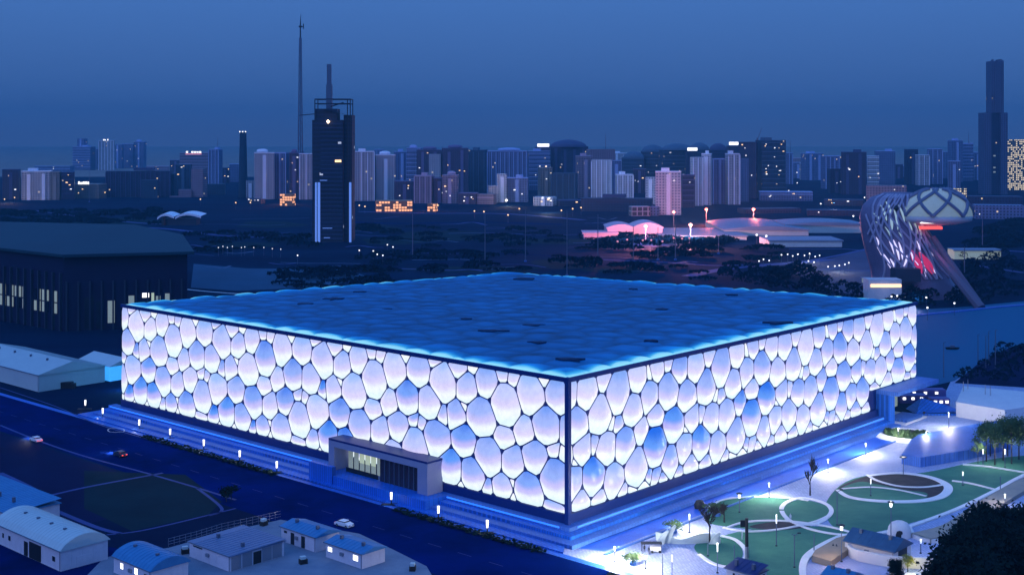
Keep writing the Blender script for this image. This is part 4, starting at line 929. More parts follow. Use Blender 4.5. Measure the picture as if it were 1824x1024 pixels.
for a_, b_ in ((561.5,564.5),(566,570.5),(622,626)): MB().box(X(a_),-.9,z(433),X(b_),-.5,z(325)).build('light_strip', stripm, t)
hb = MB()
for py in np.arange(222, 430, 7.3): hb.box(X(571),-.5,z(py),X(610),-.02,z(py)+.9)
hb.build('floor_bands', mat('band', (.03,.045,.10), .4), t)
MB().lathe((X(585),-1.8,z(217)),[(0,-1.6),(1.5,0),(0,1.6)],8).build('floodlight', mat('flood', (1,1,1), .5, emit=(1,.7,.4), es=6), t)
MB().box(X(597),-1.2,z(289),X(608),-.6,z(285)).build('lit_window', M['glow_warm'], t)
for a_, b_, py in ((570,583,322),(575,592,407),(577,588,424),(540,556,290)): 
    if a_ > 556: MB().box(X(a_),-.9,z(py),X(b_),-.6,z(py)+.5).build('lit_window', stripm, t)
# spire tower right
Y = 1900; k = Y/F; t = thing('spire_tower', 'very tall slim tower with broad shoulders at the right', 'tower', ((1774-912)*k, Y, 0)); z = lambda py: HC-(py-240)*k; X = lambda px: (px-1774)*k
sm_ = facade_mat('spire_glass', (.09,.12,.24), (.02,.03,.08), lit=.004)
MB().box(X(1753),0,0,X(1766),24,z(201)).box(X(1783),0,0,X(1795),24,z(201)).build('shoulder', sm_, t)
MB().box(X(1766),4,0,X(1783),26,z(201)).build('core', FM['n'], t)
MB().box(X(1766),2,z(201),X(1789),22,z(109)).build('upper_shaft', sm_, t)
MB().box(X(1774),1.2,z(201),X(1777),2,z(107)).box(X(1786),1.2,z(201),X(1788),2,z(108)).box(X(1766),1.2,z(201),X(1768),2,z(112)).build('ribs', sm_, t)
MB().box(X(1769),2,z(109),X(1771),8,z(106)).box(X(1780),2,z(109),X(1786),12,z(106)).build('roof_plant', M['pole'], t)
for py in (279,300,308): MB().box(X(1771),3.4,z(py),X(1775),3.9,z(py)+2).build('lit_window', M['glow_dim'], t)
# crane on the roof of the glass office
t = thing('tower_crane', 'thin slanting crane jib above the big glass office', 'crane', ((1350-912)*1790/F, 1795, HC-(251-240)*1790/F))
MB().tube((0,0,0),(6,0,17),.5,.3).build('jib', M['pole'], t); MB().tube((0,0,0),(0,0,4),.8).build('mast', M['pole'], t)

# pink lit halls and long pale roofs
M['pale_roofing'] = mat('pale_roofing', (.16,.20,.30), .6, (.22,.27,.38), .02)
def lowhall(x0, x1, yb, yt, Y2, m, label, rise=0, name='exhibition_hall'):
    a = G(x0, yb); b = G(x1, yb); k = a.y/F; h = (yb-yt)*k; t = thing(name, label, 'hall', ((a.x+b.x)/2, a.y, 0)); w = (b.x-a.x)/2
    MB().box(-w,0,0,w,Y2,h).build('wall', M[m] if isinstance(m, str) else m, t)
    r = MB(); n = 8
    pr = [(-w-1+(2*w+2)*i/n, h+.1+rise*math.sin(math.pi*i/n)) for i in range(n+1)]
    for p, q in zip(pr, pr[1:]): r.face([(p[0],-1,p[1]),(q[0],-1,q[1]),(q[0],Y2,q[1]),(p[0],Y2,p[1])])
    r.face([(p[0],-1,p[1]) for p in pr]+[(w+1,-1,h-.8),(-w-1,-1,h-.8)]); r.build('roof', pk if m is pk else M['pale_roofing'], t); return t
pk = mat('pink_wall', (.6,.4,.5), .7)
lowhall(1040,1100,426,415,30,pk,'low pink lit shed at the left end of the pink halls'); lowhall(1082,1130,424,406,40,pk,'pink lit vaulted hall, left of two',3); lowhall(1128,1180,423,405,40,pk,'pink lit vaulted hall, right of two',4)
lowhall(1176,1330,428,420,90,'white','long flat pale hall with glowing front right of the pink halls'); lowhall(1290,1440,420,409,110,'canvas','long pale roofed hall in the middle right',3)
lowhall(1370,1500,440,428,40,'white','low pale building with two bright doors'); lowhall(1400,1545,415,400,60,'canvas','pale grey hall left of the organic tower',2)
lowhall(1700,1783,462,445,14,'glow_dim','long dimly lit glass pavilion right of the organic tower'); lowhall(1545,1590,507,498,12,'glow_dim','small lit pavilion at the foot of the organic tower')
for (x, y, e, c_) in ((1200,398,14000,(1,.30,.25)),(1258,392,170000,(1,.16,.10)),(1342,392,200000,(1,.2,.15)),(1150,428,260000,(1,.30,.45)),(1230,425,260000,(1,.45,.45))):
    p = G(x, y+6); tt = thing('floodlight_mast', 'red orange floodlight mast above the pale halls, number from the left by its place near x', 'floodlight', p, 0, 'red floodlights over the halls')
    tt['label'] = {1200:'orange floodlight mast nearest the big white apartment slab',1258:'brightest red floodlight mast in the middle of the halls',1342:'red floodlight mast over the right end of the long pale roof',1150:'low pink lamp before the pink vaulted halls',1230:'low pink lamp before the long flat pale hall'}[x]
    MB().tube((0,0,0),(0,0,13),.5,.3).build('pole', M['pole'], tt); MB().lathe((0,0,14),[(0,-1.6),(1.8,0),(0,1.6)],8).build('lamp_head', mat('red_lamp', (1,.5,.3), .5, emit=c_, es=5), tt)
    point_lamp('lamp_light', (0,-9,12), e, c_, tt, 1.0)
# swooping white roof pavilion on the left
t = thing('swooping_roof_pavilion', 'pavilion with two swooping pale roofs in the dark park at left', 'pavilion', G(318,402)); k = G(318,402).y/F
for c0, c1, hh in ((-38,-8,22),(-6,40,23)):
    m_ = MB(); n = 12; pr = [(k*(c0+(c1-c0)*i/n), k*(hh-8+6*math.sin(math.pi*(i/n)**.8)+2*i/n)) for i in range(n+1)]
    for p, q in zip(pr, pr[1:]):
        m_.face([(p[0],0,p[1]),(q[0],0,q[1]),(q[0],24,q[1]+1),(p[0],24,p[1]+1)]); m_.face([(p[0],0,p[1]-2),(q[0],0,q[1]-2),(q[0],0,q[1]),(p[0],0,p[1])])
    m_.build('roof', mat('pale_roof', (.75,.8,.9), .5) if 'pale_roof' not in bpy.data.materials else bpy.data.materials['pale_roof'], t)
MB().box(-30*k,4,0,30*k,20,12*k).build('wall', M['roof_dark'], t); MB().tube((-28*k,2,0),(-28*k,2,15*k),2,2).build('column', M['dark'], t)

# organic tower with glazed dome
Y = 690; k = Y/F; t = thing('organic_shell_tower', 'organic violet shell tower with lit slits and ribbed glass dome', 'tower', ((1610-912)*k, Y, 0)); z = lambda py: HC-(py-240)*k; X = lambda px: (px-1610)*k
rings = [(1562,1735,534),(1570,1712,505),(1566,1698,480),(1560,1690,460),(1553,1678,436),(1548,1664,410),(1546,1652,388),(1552,1650,368),(1566,1646,354),(1590,1640,345)]
vs = MB(); n = 28; RR = []
for x0, x1, py in rings:
    a, b_ = X(x0), X(x1); c = (a+b_)/2; r = (b_-a)/2
    RR.append([(c+r*math.cos(2*math.pi*i/n)*(1+.05*math.sin(5*2*math.pi*i/n)), 14+r*.62*math.sin(2*math.pi*i/n)*(1+.06*math.sin(7*2*math.pi*i/n)), z(py)) for i in range(n)])
for A_, B_ in zip(RR, RR[1:]):
    for i in range(n): vs.face([A_[i], A_[(i+1)%n], B_[(i+1)%n], B_[i]])
vs.face(RR[-1]); vs.build('shell', mat('shell', (.17,.15,.26), .5, (.10,.09,.18), .08), t, True)
def surf(px, py): # front surface depth at a pixel
    for (a0,a1,ay),(b0,b1,by) in zip(rings, rings[1:]):
        if by <= py <= ay: f = (ay-py)/(ay-by); x0 = a0+(b0-a0)*f; x1 = a1+(b1-a1)*f; c = (x0+x1)/2; r = (x1-x0)/2; s_ = max(-1, min(1, (px-c)/r)); return 14-r*k*.62*math.sqrt(max(0, 1-s_*s_))
    return 0
def slit(p0, p1, w, m, nm='slit_window'):
    mb = MB(); a = Vector((X(p0[0]), surf(*p0)-.8, z(p0[1]))); b_ = Vector((X(p1[0]), surf(*p1)-.8, z(p1[1]))); nn = 8; L_ = []; R_ = []
    for i in range(nn+1):
        f = i/nn; c = a.lerp(b_, f)+Vector((k*1.5*math.sin(math.pi*f), 0, 0)); c.y = surf(p0[0]+(p1[0]-p0[0])*f, p0[1]+(p1[1]-p0[1])*f)-.9; ww = w*.75*k*math.sin(math.pi*min(.97, max(.03, f)))**.7/2
        L_.append(c-Vector((ww,0,0))); R_.append(c+Vector((ww,0,0)))
    for i in range(nn): mb.face([L_[i], R_[i], R_[i+1], L_[i+1]]); mb.face([L_[i], L_[i+1], L_[i+1]+Vector((0,.7,0)), L_[i]+Vector((0,.7,0))]); mb.face([R_[i], R_[i]+Vector((0,.7,0)), R_[i+1]+Vector((0,.7,0)), R_[i+1]])
    mb.build(nm, m, t)
gp_ = mat('slit_pale', (.5,.6,.6), .3, emit=lin(165,190,175), es=.6); gw_ = mat('slit_white', (.6,.6,.7), .3, emit=lin(225,215,255), es=1.1); gr_ = mat('slit_red', (.5,.1,.2), .3, emit=lin(190,25,60), es=.9)
for p0, p1, w in (((1574,366),(1583,394),6),((1562,381),(1571,393),5),((1565,396),(1574,405),5),((1588,384),(1592,410),6),((1584,360),(1590,384),7),((1596,372),(1602,410),5),((1605,366),(1615,397),4.5),((1616,370),(1626,396),4),((1619,392),(1628,412),4),((1632,392),(1637,418),4),((1580,405),(1590,424),3),((1603,414),(1612,432),3),((1640,400),(1645,426),3)): slit(p0, p1, w, gp_)
for p0, p1, w in (((1586,428),(1597,458),4),((1594,428),(1604,464),4.5),((1603,432),(1610,466),4.5),((1575,450),(1591,480),7),((1589,462),(1598,482),4.5),((1617,455),(1611,476),4),((1620,442),(1628,466),4),((1628,462),(1642,482),2.6),((1628,472),(1634,491),3.5),((1643,466),(1650,493),5),((1650,458),(1669,488),3.2),((1568,442),(1575,456),4),((1566,424),(1570,438),3),((1656,440),(1668,462),2),((1636,430),(1641,452),2.5)): slit(p0, p1, w, gw_)
lat_ = MB()
for s_ in (-1, 1):
    for i in range(9):
        q0 = (i+.5)/9; prv = None
        for f in np.linspace(0, 1, 22):
            py = 348+f*150; 
            for (a0,a1,ay),(b0,b1,by) in zip(rings, rings[1:]):
                if by <= py <= ay: g_ = (ay-py)/(ay-by); xa = a0+(b0-a0)*g_; xb = a1+(b1-a1)*g_
            u_ = q0+s_*.42*(f-.4)+.05*math.sin(6*f+i)
            if not .03 < u_ < .97: prv = None; continue
            px = xa+(xb-xa)*u_; c = Vector((X(px), surf(px, py)-.5, z(py)))
            if prv: lat_.tube(prv, c, .62, .62, 5, False)
            prv = c
lat_.build('shell_ribs', mat('shell_rib', (.34,.32,.46), .45), t)
slit((1624,446),(1642,488),20,gr_,'red_panel'); slit((1640,450),(1664,489),20,gr_,'red_panel')
MB().lathe((X(1600),surf(1600,372)-1,z(372)),[(0,-2),(1.6,0),(0,2)],10).build('porthole', M['dark'], t)
# dome
dm = thing('glass_dome', None, None); 
dome_c = (X(1677), 8, z(386)); rx, rz_ = 64*k, 49*k
def dpt(th, ph): # th 0..pi across, ph 0..pi/2 up
    return Vector((dome_c[0]+rx*math.cos(th)*math.cos(ph), dome_c[1]-rx*.62*math.sin(th)*math.cos(ph), dome_c[2]+rz_*math.sin(ph)))
bpy.data.objects.remove(dm)
db = MB(); nt_, np_ = 40, 10
for i in range(nt_):
    for j in range(np_): db.face([dpt(2*math.pi*i/nt_, j*math.pi/2/np_), dpt(2*math.pi*(i+1)/nt_, j*math.pi/2/np_), dpt(2*math.pi*(i+1)/nt_, (j+1)*math.pi/2/np_), dpt(2*math.pi*i/nt_, (j+1)*math.pi/2/np_)])
dg = mat('dome_glass', (.30,.34,.38), .35, (.2,.25,.32), .12, emit=lin(120,140,130), es=.55); d_ = db.build('dome', dg, t, True)
rb = MB()
for s_ in (-1, 1):
    for i in range(7):
        th0 = math.pi*(.02+.29*i); pr = [dpt(th0+s_*1.1*u_, u_*1.3)+Vector((0,-.4,.4)) for u_ in np.linspace(0, 1, 12)]
        for a, b_ in zip(pr, pr[1:]): rb.tube(a, b_, .95, .95, 5)
rb.build('dome_ribs', mat('dome_rib', (.14,.16,.26), .5), d_)
MB().lathe((dome_c[0], dome_c[1], z(395)), [(rx*.55,-2),(rx*.98,0),(rx*1.0,3.0),(0,3.2)], 32, 1, .62).build('dome_floor', mat('rim_white', (.5,.5,.55), .5), t, True)
MB().box(X(1640),-1,z(398),X(1690),4,z(393)).build('lit_gallery', M['glow'], t)
MB().box(X(1642),1,z(409),X(1680),5,z(404)).build('red_gallery', M['glow_red'], t)
MB().box(X(1590),-6,z(500),X(1634),6,z(477)).build('entrance_block', M['roof_dark'], t)
MB().box(X(1532),-16,0,X(1590),-6,z(492)).build('podium', M['white'], t)
MB().box(X(1536),-16.4,z(505),X(1589),-16.1,z(500)).build('lit_band', M['glow_warm'], t)
leg = MB()
for (a, b_, w_) in (((X(1660),12,z(412)),(X(1752),34,0),2.4),((X(1668),6,z(424)),(X(1722),-14,0),2.2),((X(1655),-2,z(440)),(X(1706),-34,0),1.8)):
    leg.tube(a, b_, w_*.7, w_*1.5, 8)
leg.build('buttress', mat('buttress', (.10,.09,.15), .6), t)
point_lamp('lamp_light', (X(1662), -14, z(440)), 1500, (1,.2,.3), t, 1); point_lamp('lamp_light', (X(1600), -35, 6), 5000, (.7,.65,1), t, 1)

# thin masts in the park behind
for x, yb, yt, lb in ((735,458,372,'leftmost thin flagmast in the dark park behind the hall'),(864,470,374,'thin flagmast behind the middle left of the roof'),(936,466,374,'thin flagmast left of the far roof corner line'),(1010,492,374,'tallest thin flagmast right behind the roof'),(1065,462,382,'thin mast before the low black hall'),(1128,466,402,'thin mast before the pink halls'),(1172,463,405,'thin mast at the right of the pink halls'),(1203,463,400,'thin mast before the long flat pale hall'),(1280,452,422,'short mast before the pale halls'),
                      (1718,500,440,'dark mast right of the organic tower'),(1750,441,384,'thin mast behind the organic tower dome'),(159,360,298,'thin pale mast by the far left towers')):
    b = G(x, yb); h = (yb-yt)*b.y/F; t = thing('flag_mast', lb, 'mast', b, 0, 'thin masts in the dark park'); MB().tube((0,0,0),(0,0,h),.42,.22,6).build('pole', M['pole'], t); MB().box(-.9,-.9,0,.9,.9,.8).build('base', M['stone'], t)
for x, yb, yt, lb in ((1681,672,610,'slim mast in the lake just right of the hall corner'),(1742,648,596,'leftmost of the masts on the lake shore'),(1756,655,598,'second mast on the lake shore'),(1761,650,590,'tallest mast on the lake shore'),(1773,655,588,'rightmost mast on the lake shore')):
    b = G(x, yb); h = (yb-yt)*b.y/F; t = thing('shore_mast', lb, 'mast', b, 0, 'masts at the lake shore'); MB().tube((0,0,0),(0,0,h),.2,.12,6).build('pole', M['pole'], t); MB().tube((0,0,h),(.8,0,h+.1),.1).build('arm', M['pole'], t)
t = thing('rowing_boat', 'small dark boat floating on the lake', 'boat', G(1696,622))
hb = MB(); hull = [(-3,0),(-1.5,.9),(1.5,.9),(3.2,0),(1.5,-.9),(-1.5,-.9)]
for i in range(6):
    a, b_ = hull[i], hull[(i+1)%6]; hb.face([(a[0]*.8,a[1]*.7,.02),(b_[0]*.8,b_[1]*.7,.02),(b_[0],b_[1],.8),(a[0],a[1],.8)])
hb.face([(p[0]*.95,p[1]*.9,.5) for p in hull]); hb.build('hull', M['dark'], t); MB().box(-.8,-.5,.5,.9,.5,1.6).build('cabin', M['pole'], t)

# ---------------- cars
def car(label, loc, rz, body, head=True, group='cars on the avenue', lamp=0):
    t = thing('parked_car' if not head else 'car', label, 'car', loc, rz, group)
    b = MB(); pr = [(-2.2,.35),(-2.25,.8),(-1.5,.95),(-.9,1.42),(.6,1.45),(1.3,.98),(2.1,.85),(2.25,.45),(2.2,.3)]
    for p, q in zip(pr, pr[1:]+pr[:1]):
        wi = lambda u: .78 if u[1] > 1.2 else .92
        b.face([(p[0],-wi(p),p[1]),(q[0],-wi(q),q[1]),(q[0],wi(q),q[1]),(p[0],wi(p),p[1])])
    for s_ in (-1,1): b.face([(p[0],s_*(.78 if p[1]>1.2 else .92),p[1]) for p in (pr if s_ < 0 else pr[::-1])])
    b.build('body', body, t)
    wn = MB().box(-1.35,-.86,1.0,1.05,.86,1.34); wn.build('window_band', M['glass'], t)
    for x in (-1.4,1.4):
        for y in (-.85,.85): w = MB().tube((x,y-.1,.33),(x,y+.1,.33),.33,.33,12).build('wheel', M['dark'], t); MB().tube((x,y-.12,.33),(x,y+.12,.33),.16,.16,8).build('hub', M['metal'], w)
    for y in (-.6,.6):
        MB().box(2.18,y-.2,.55,2.32,y+.2,.75).build('headlight', M['glow'] if head else M['metal'], t); MB().box(-2.32,y-.2,.6,-2.2,y+.2,.8).build('tail_light', M['glow_red'], t)
    if lamp: point_lamp('lamp_light', (5,0,.8), lamp, (1,.9,.8), t, .3); point_lamp('lamp_light', (-3.2,0,.8), lamp*.06, (1,.1,.05), t, .3)
    return t
wb_ = mat('car_white', (.75,.75,.8), .3); db_ = mat('car_dark', (.03,.03,.06), .3); aL = math.atan2(dL.y, dL.x)
car('white car parked alone on the avenue opposite the porch', G(613,937), aL+math.pi+.1, wb_, False)
car('dark car with bright headlamps in the middle of the avenue', G(214,812), aL, db_, True, lamp=900)
car('white car with bright headlamps driving at the far left of the avenue', G(64,786), aL, wb_, True, lamp=700)
# painted traffic island by the white tent
for pts in ([(193,764),(207,762),(220,764),(219,769),(196,769)],):
    struct(ribbon(MB(), smooth_line([G(*p) for p in pts], 3, True), .25, .02, .03, True).build('painted_island', M['white']))

# ---------------- trees
def leafy(name, h, r, nclump, nleaf, leaf, ls, seed, conifer=False, trunk=.25, loose=1.0):
    rnd = random.Random(seed); cr_ = MB(); tk = MB(); tk.tube((0,0,0),(0,0,h*.55),trunk,trunk*.6,7,False); tk.tube((0,0,h*.55),(rnd.uniform(-.3,.3),0,h*.9),trunk*.6,.05,6,False)
    for c in range(nclump):
        if conifer: zz = rnd.uniform(.08,1)**.9; rr = r*(1-zz)**.8*rnd.uniform(.4,1); ang = rnd.uniform(0,6.28); C = Vector((rr*math.cos(ang), rr*math.sin(ang), h*(.05+.95*zz)))
        else:
            ang = rnd.uniform(0,6.28); el_ = rnd.uniform(-.7,1.4); q = rnd.uniform(.45,1); C = Vector((r*q*math.cos(ang)*math.cos(el_), r*q*math.sin(ang)*math.cos(el_), h*.66+h*.32*q*math.sin(el_)))
        if c < 14: tk.tube((0,0,min(C.z*.75,h*.5)), C, trunk*.3, .03, 4, False)
        cs = r*rnd.uniform(.14,.26)*loose
        for _ in range(nleaf):
            p = C+Vector((rnd.gauss(0,cs), rnd.gauss(0,cs), rnd.gauss(0,cs*.7))); a = Vector((rnd.uniform(-1,1),rnd.uniform(-1,1),rnd.uniform(-1,1))).normalized(); b = a.orthogonal().normalized(); s_ = ls*rnd.uniform(.6,1.3)
            cr_.face([p-a*s_, p+b*s_*.5, p+a*s_, p-b*s_*.5])
    return cr_, tk
def tree(name, label, cat, loc, spec, m, group, rz=0, sc=1):
    t = thing(name, label, cat, loc, rz, group); t.scale = (sc,)*3; spec[0].build('crown', M[m], t); spec[1].build('trunk', M['bark'], t); return t
con = [leafy('c', 15, 4.2, 70, 85, 0, .34, s, True, .3) for s in (1,2,3)]
cpos = [(1702,962),(1718,944),(1732,928),(1745,914),(1752,908),(1768,920),(1782,912),(1797,915),(1812,908),(1826,912),(1700,965),(1730,950),(1760,945),(1790,945),(1815,940),(1690,990),(1678,1008),(1715,985),(1745,985),(1775,980),(1805,975),(1668,1024),(1690,1015),(1730,1015),(1770,1012),(1810,1010),(1600,1010),(1590,1018)]
protos = []
for i, (x, yt) in enumerate(cpos):
    Y = 240-(yt-905)*.35; hh = 12.5+random.uniform(-1,1.5)
    zt = HC-(yt-240)*Y/F; 
    if x < 1625: Y = 252; zt = HC-(yt-240)*Y/F
    sc = max(.35, zt/15); loc = ((x-912)*Y/F, Y, 0)
    lb = 'dark dense conifer in the black grove at the lower right corner' if x > 1640 else ('black shrub left of the glowing yellow bush' if x == 1600 else 'lower black shrub beside the stone wall at the bottom')
    if i < 3: protos.append(tree('conifer', lb, 'tree', loc, con[i], 'leaf_dark', 'dark conifers at the lower right', 0, sc))
    else:
        t = dup(protos[i%3], loc, random.uniform(0,6), lb, scale=(sc*random.uniform(.9,1.15),)*2+(sc,))
        if x < 1625: t['group'] = 'black shrubs at the bottom'
bro = [leafy('b', 11, 3.4, 26, 46, 0, .30, s, False, .2, 1.0) for s in (11,12)]
bt = []
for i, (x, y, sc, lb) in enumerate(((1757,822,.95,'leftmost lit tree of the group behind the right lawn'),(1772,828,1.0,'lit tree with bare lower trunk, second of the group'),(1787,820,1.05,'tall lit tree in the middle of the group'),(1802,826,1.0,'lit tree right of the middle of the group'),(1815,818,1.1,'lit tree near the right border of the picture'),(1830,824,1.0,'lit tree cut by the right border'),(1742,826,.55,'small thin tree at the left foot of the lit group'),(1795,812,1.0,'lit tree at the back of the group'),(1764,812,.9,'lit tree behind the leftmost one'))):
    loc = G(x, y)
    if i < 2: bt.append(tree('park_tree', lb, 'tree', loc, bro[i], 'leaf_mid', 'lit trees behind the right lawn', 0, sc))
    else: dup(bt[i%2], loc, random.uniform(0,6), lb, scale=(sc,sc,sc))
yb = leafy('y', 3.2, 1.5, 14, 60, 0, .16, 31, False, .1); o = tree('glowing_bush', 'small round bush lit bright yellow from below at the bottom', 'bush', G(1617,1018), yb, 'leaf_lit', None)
point_lamp('lamp_light', (0,-2.2,1.2), 500, (1,.9,.35), o, .2); point_lamp('lamp_light', (1.8,-.6,3.4), 250, (1,.85,.35), o, .2)
def bare(name, label, loc, h, seed, spread=.5):
    rnd = random.Random(seed); mb = MB()
    def br(p, d, L, r, k_):
        q = p+d*L; mb.tube(p, q, r, r*.65, 5, False)
        if k_ == 0: return
        for _ in range(3 if k_ > 2 else 2):
            nd = (d+Vector((rnd.uniform(-1,1),rnd.uniform(-1,1),rnd.uniform(-.2,.7)))*spread).normalized(); br(p+d*L*rnd.uniform(.25,1), nd, L*rnd.uniform(.66,.88), max(.045, r*.66), k_-1)
    t = thing(name, label, 'tree', loc); MB().tube((0,0,0),(0,0,h*.22),.22,.16,7).build('trunk', M['bark'], t); br(Vector((0,0,h*.2)), Vector((0,0,1)), h*.24, .14, 6); mb.build('branches', M['bark'], t); return t
bare('bare_tree', 'wide bare tree behind the wavy bench on the plaza', G(1264,968), 9.5, 3, .75); bare('bare_tree', 'slender bare tree standing at the back of the ring path', G(1443,882), 9.0, 5, .35)
bare('bare_tree', 'small bare tree on the left of the left oval lawn', G(1290,930), 5.5, 9, .8)
def bonsai(label, loc, sc, seed):
    s_ = leafy('u', 3, 1.9, 16, 40, 0, .2, seed, False, .14); t = tree('umbrella_shrub', label, 'shrub', loc, s_, 'leaf_mid', None, 0, sc); t.scale = (sc*1.3, sc*1.3, sc*.8); MB().lathe((0,0,0),[(.55,0),(.6,.7),(.45,.7),(.4,.5),(0,.5)],10).build('planter', M['stone'], t)
bonsai('flat topped green shrub in a planter on the white lit paving', G(1127,1005), 1.0, 41); bonsai('dark flat shrub in a planter behind the wavy bench', G(1200,948), 1.0, 42); bonsai('round green tree with yellow leaves in the left oval lawn', G(1277,918), 1.2, 43)
tag(MB().lathe((0,0,0),[(1.2,.03),(1.3,1.0),(.8,1.9),(0,2.1)],18,1,.7).build('clipped_shrub', M['dark']), 'small black rounded shrub ball at the left tip of the oval lawn', 'shrub').location = G(1246,905)
for i, (x, y, lb) in enumerate(((403,893,'dark bush at the right corner of the lawn'),(412,889,'larger dark bush beside the avenue at the lawn corner'))):
    s_ = leafy('k', 3.2, 1.8, 14, 40, 0, .25, 50+i, False, .1); tree('bush', lb, 'bush', G(x, y), s_, 'leaf_dark', None)
# woodland masses: too many to count
def canopy_mass(name, label, regions, dens, size, m, seed, leaf):
    rnd = random.Random(seed); mb = MB()
    for poly, cnt in regions:
        xs = [p[0] for p in poly]; ys = [p[1] for p in poly]; done = 0; tries = 0
        while done < cnt and tries < cnt*30:
            tries += 1; px = rnd.uniform(min(xs), max(xs)); py = rnd.uniform(min(ys), max(ys)); ins = False
            for i in range(len(poly)):
                (x0,y0),(x1,y1) = poly[i], poly[(i+1)%len(poly)]
                if (y0 > py) != (y1 > py) and px < (x1-x0)*(py-y0)/(y1-y0)+x0: ins = not ins
            if not ins: continue
            g = G(px, py); R = size*rnd.uniform(.5,1.3); H = R*rnd.uniform(1.1,1.8)*(.45 if name == 'park_scrub' else 1); EX = rnd.uniform(1.5, 3.5) if name == 'park_scrub' else 1
            for _ in range(dens):
                a = rnd.uniform(0,6.28); e_ = rnd.uniform(-.3,1.5); c = g+Vector((EX*R*math.cos(a)*math.cos(e_), R*math.sin(a)*math.cos(e_), H*.6+H*.5*math.sin(e_))); v = Vector((rnd.uniform(-1,1),rnd.uniform(-1,1),rnd.uniform(-1,1))).normalized(); w = v.orthogonal().normalized(); s_ = leaf*R*rnd.uniform(.6,1.4); mb.face([c-v*s_, c+w*s_*.6, c+v*s_, c-w*s_*.6])
            done += 1
    tag(mb.build(name, M[m]), label, 'woodland', kind='stuff')
canopy_mass('park_scrub', 'low dark scrub and hedges of the wide park between the hall and the skyline', [
  ([(340,415),(560,410),(560,440),(340,455)],22), ([(640,402),(1030,408),(1040,440),(640,440)],30), ([(640,450),(1040,450),(1040,486),(700,490)],30),
  ([(1040,440),(1380,446),(1400,470),(1250,500),(1040,488)],34), ([(0,376),(330,376),(340,400),(0,400)],110), ([(1040,420),(1300,428),(1300,440),(1040,440)],70),
  ([(1760,400),(1824,392),(1824,440),(1740,445)],60), ([(500,480),(700,470),(680,515),(480,512)],30)], 90, 4.2, 'leaf_far', 3, .34)
canopy_mass('tower_grove', 'dark grove around the foot of the organic tower', [([(1250,500),(1420,480),(1520,520),(1540,545),(1400,520)],80), ([(1640,500),(1720,440),(1824,470),(1824,530),(1640,560)],130), ([(1560,520),(1650,520),(1650,552),(1600,556)],30)], 40, 3.6, 'leaf_far', 4, .3)
canopy_mass('shore_grove', 'dark trees on the bank of the lake at right', [([(1700,680),(1742,650),(1800,622),(1860,612),(1860,672),(1824,690)],38)], 46, 2.6, 'leaf_far', 5, .25)

# ---------------- small lights of the city and the park behind
def globe(name, x, y, size, m, label, group, h=6):
    b = G(x, y); hh = min(h, 9); b = G(x, y+hh*F/b.y*.98) if y+hh*F/b.y < 2000 else b
    t = thing(name, label, 'lamp', b, 0, group); MB().tube((0,0,0),(0,0,hh),.15,.1,5).build('pole', M['pole'], t); MB().lathe((0,0,hh),[(0,-size),(size*.9,-size*.4),(size*.9,size*.4),(0,size)],8).build('lamp_head', M[m], t); return t
groups = [ ('street_lamp','white street lamp in the row beside the parking road left of the office tower','lamps left of the office tower',[(389,441),(397,439),(405,441),(414,439),(430,441),(436,440),(452,441),(470,441),(485,443),(500,444)],.33,'glow'),
 ('street_lamp','small white lamp in the dark park behind the hall','scattered park lamps',[(665,447),(672,453),(682,455),(690,436),(530,455),(700,440),(640,446)],.5,'glow'),
 ('street_lamp','warm street lamp on the boulevard at the foot of the skyline','boulevard lamps',[(8,355),(26,352),(120,335),(187,343),(357,355),(420,361),(446,361),(640,366),(650,368),(780,366),(845,376),(862,377),(905,383),(925,372),(1000,375),(1020,372),(1035,370),(1640,470)],.8,'glow_warm'),
 ('street_lamp','bright white lamp of the busy square left of the organic tower','lamps of the busy square',[(1352,465),(1360,462),(1370,464),(1392,454),(1403,453),(1412,456),(1421,453),(1433,455),(1442,452),(1452,457),(1460,455),(1440,465),(1450,467),(1475,475),(1487,474),(1495,473),(1505,471),(1512,468)],.5,'glow'),
 ('street_lamp','small lamp at the foot of the organic tower','lamps under the organic tower',[(1588,528),(1598,527),(1612,527),(1650,530),(1652,548),(1700,540),(1745,378),(1740,372),(1733,381)],.5,'glow'),
 ('street_lamp','white lamp on the low roofs of the right middle ground','lamps on the low halls',[(1540,352),(1520,385),(1462,363),(1465,392),(1348,423),(1365,425),(1420,326),(1405,340),(1755,328),(1700,340)],.9,'glow'),
 ('street_lamp','pink lamp along the front of the pink lit halls','lamps of the pink halls',[(1100,430),(1117,427),(1145,428),(1160,428),(1180,430),(1200,424),(1215,425),(1228,424)],.8,'glow_pink'),
 ('street_lamp','far left lamp glowing orange near the dark arena','lamp by the arena',[(288,422)],1.2,'glow_warm'),
 ('street_lamp','lone floodlight at the foot of the pale middle block','middle floodlight',[(902,357)],1.8,'glow')]
for nm, lb, gr, pts, sz, m in groups:
    pr = None
    for (x, y) in pts:
        b = G(x, y); hh = 6.0 if y > 400 else 8.0
        for _ in range(3): yb_ = y+hh*F/b.y; b = G(x, yb_)
        if pr is None: pr = globe(nm, x, y, sz, m, lb, gr, hh); pr.location = b
        else: dup(pr, b, 0, lb, gr)
point_lamp('lamp_light', G(1430,468)+Vector((0,0,9)), 16000, (1,.85,.6), None, 1); point_lamp('lamp_light', G(1495,485)+Vector((0,0,8)), 10000, (1,.85,.6), None, 1)

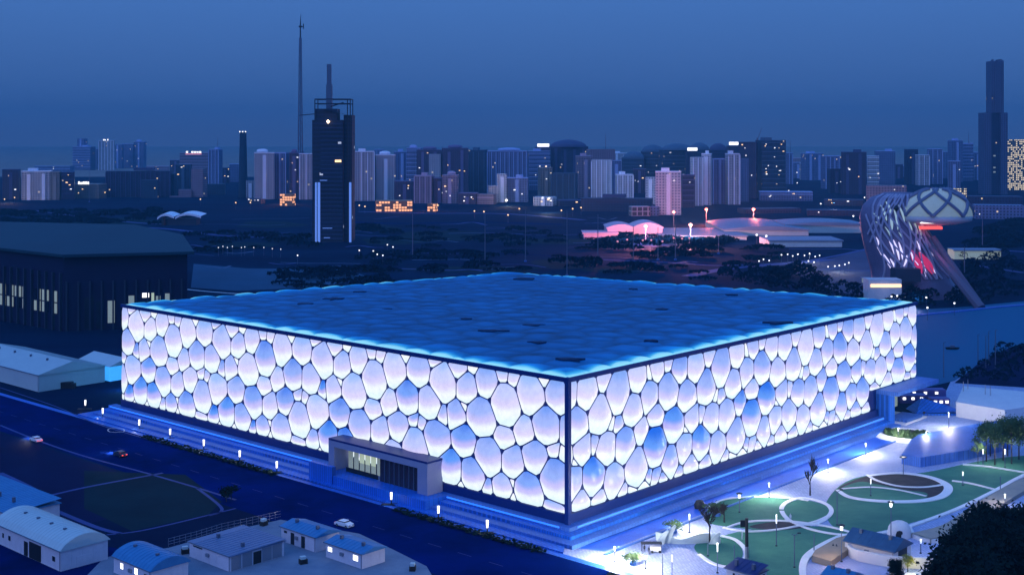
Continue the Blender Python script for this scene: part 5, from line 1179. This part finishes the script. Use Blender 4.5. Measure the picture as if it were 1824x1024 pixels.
for x, y, e, c_ in ((700,374,50000,(1,.5,.25)),(770,374,22000,(1,.3,.35)),(512,362,26000,(1,.35,.25)),(905,366,30000,(1,.8,.5)),(975,378,26000,(.9,.9,.8)),(1100,366,16000,(.8,.85,1)),(1480,372,26000,(.8,.8,1)),(20,360,22000,(1,.6,.35)),(170,345,14000,(.9,1,.7))):
    point_lamp('lamp_light', G(x, y)+Vector((0,-12,9)), e, c_, None, 2)
# ---------------- people, very small in the photograph
def person(label, loc, rz, m):
    t = thing('person', label, 'person', loc, rz); me = bpy.data.meshes.new('body')
    V = [(0,0,.95),(0,0,1.2),(0,0,1.42),(0,0,1.52),(0,.01,1.66),(0,.01,1.76),(.19,0,1.4),(.25,.03,1.12),(.24,-.1,.88),(-.19,0,1.4),(-.25,.0,1.12),(-.25,-.05,.86),(.1,0,.88),(.11,-.04,.48),(.11,.02,.06),(.11,-.14,.03),(-.1,0,.88),(-.11,.06,.48),(-.11,.14,.06),(-.11,0,.03)]
    E_ = [(0,1),(1,2),(2,3),(3,4),(4,5),(2,6),(6,7),(7,8),(2,9),(9,10),(10,11),(0,12),(12,13),(13,14),(14,15),(0,16),(16,17),(17,18),(18,19)]
    R_ = [.15,.15,.14,.06,.1,.08,.06,.045,.035,.06,.045,.035,.09,.06,.045,.035,.09,.06,.045,.035]
    me.from_pydata(V, E_, []); o = bpy.data.objects.new('body', me); COL.objects.link(o); o.parent = t; me.materials.append(m)
    o.modifiers.new('s', 'SKIN'); o.modifiers.new('u', 'SUBSURF').levels = 1
    for i, r_ in enumerate(R_): me.skin_vertices[0].data[i].radius = (r_, r_*.8)
    me.skin_vertices[0].data[0].use_root = True
cl = mat('dark_clothes', (.02,.02,.03), .8); cw = mat('pale_clothes', (.45,.5,.6), .8)
person('person in dark clothes standing left of the cart', G(1148,984), .4, cl); person('person in dark clothes beside the cart counter', G(1156,987), -1, cl)
person('person in dark clothes by the tan wall, left of two', G(1484,982), .2, cl); person('person in dark clothes by the tan wall, right of two', G(1490,983), 2, cl)
person('person in pale clothes walking on the front lawn', G(1322,960), 1, cw); person('person in pale blue clothes on the kerb of the small ring', G(1408,928), 0, cw)

# ---------------- haze
hz = MB(); hz.box(-8800,-250,-1,8800,9500,285)
o = hz.build('haze', None); tag(o, 'blue dusk haze filling the air over the city', 'haze', kind='stuff')
hm_ = bpy.data.materials.new('haze'); hm_.use_nodes = True; n = hm_.node_tree; n.nodes.clear(); ou = n.nodes.new('ShaderNodeOutputMaterial'); pv = n.nodes.new('ShaderNodeVolumePrincipled')
pv.inputs['Color'].default_value = (.12,.42,.60,1); pv.inputs['Density'].default_value = .00013; n.links.new(pv.outputs[0], ou.inputs['Volume']); o.data.materials.append(hm_)
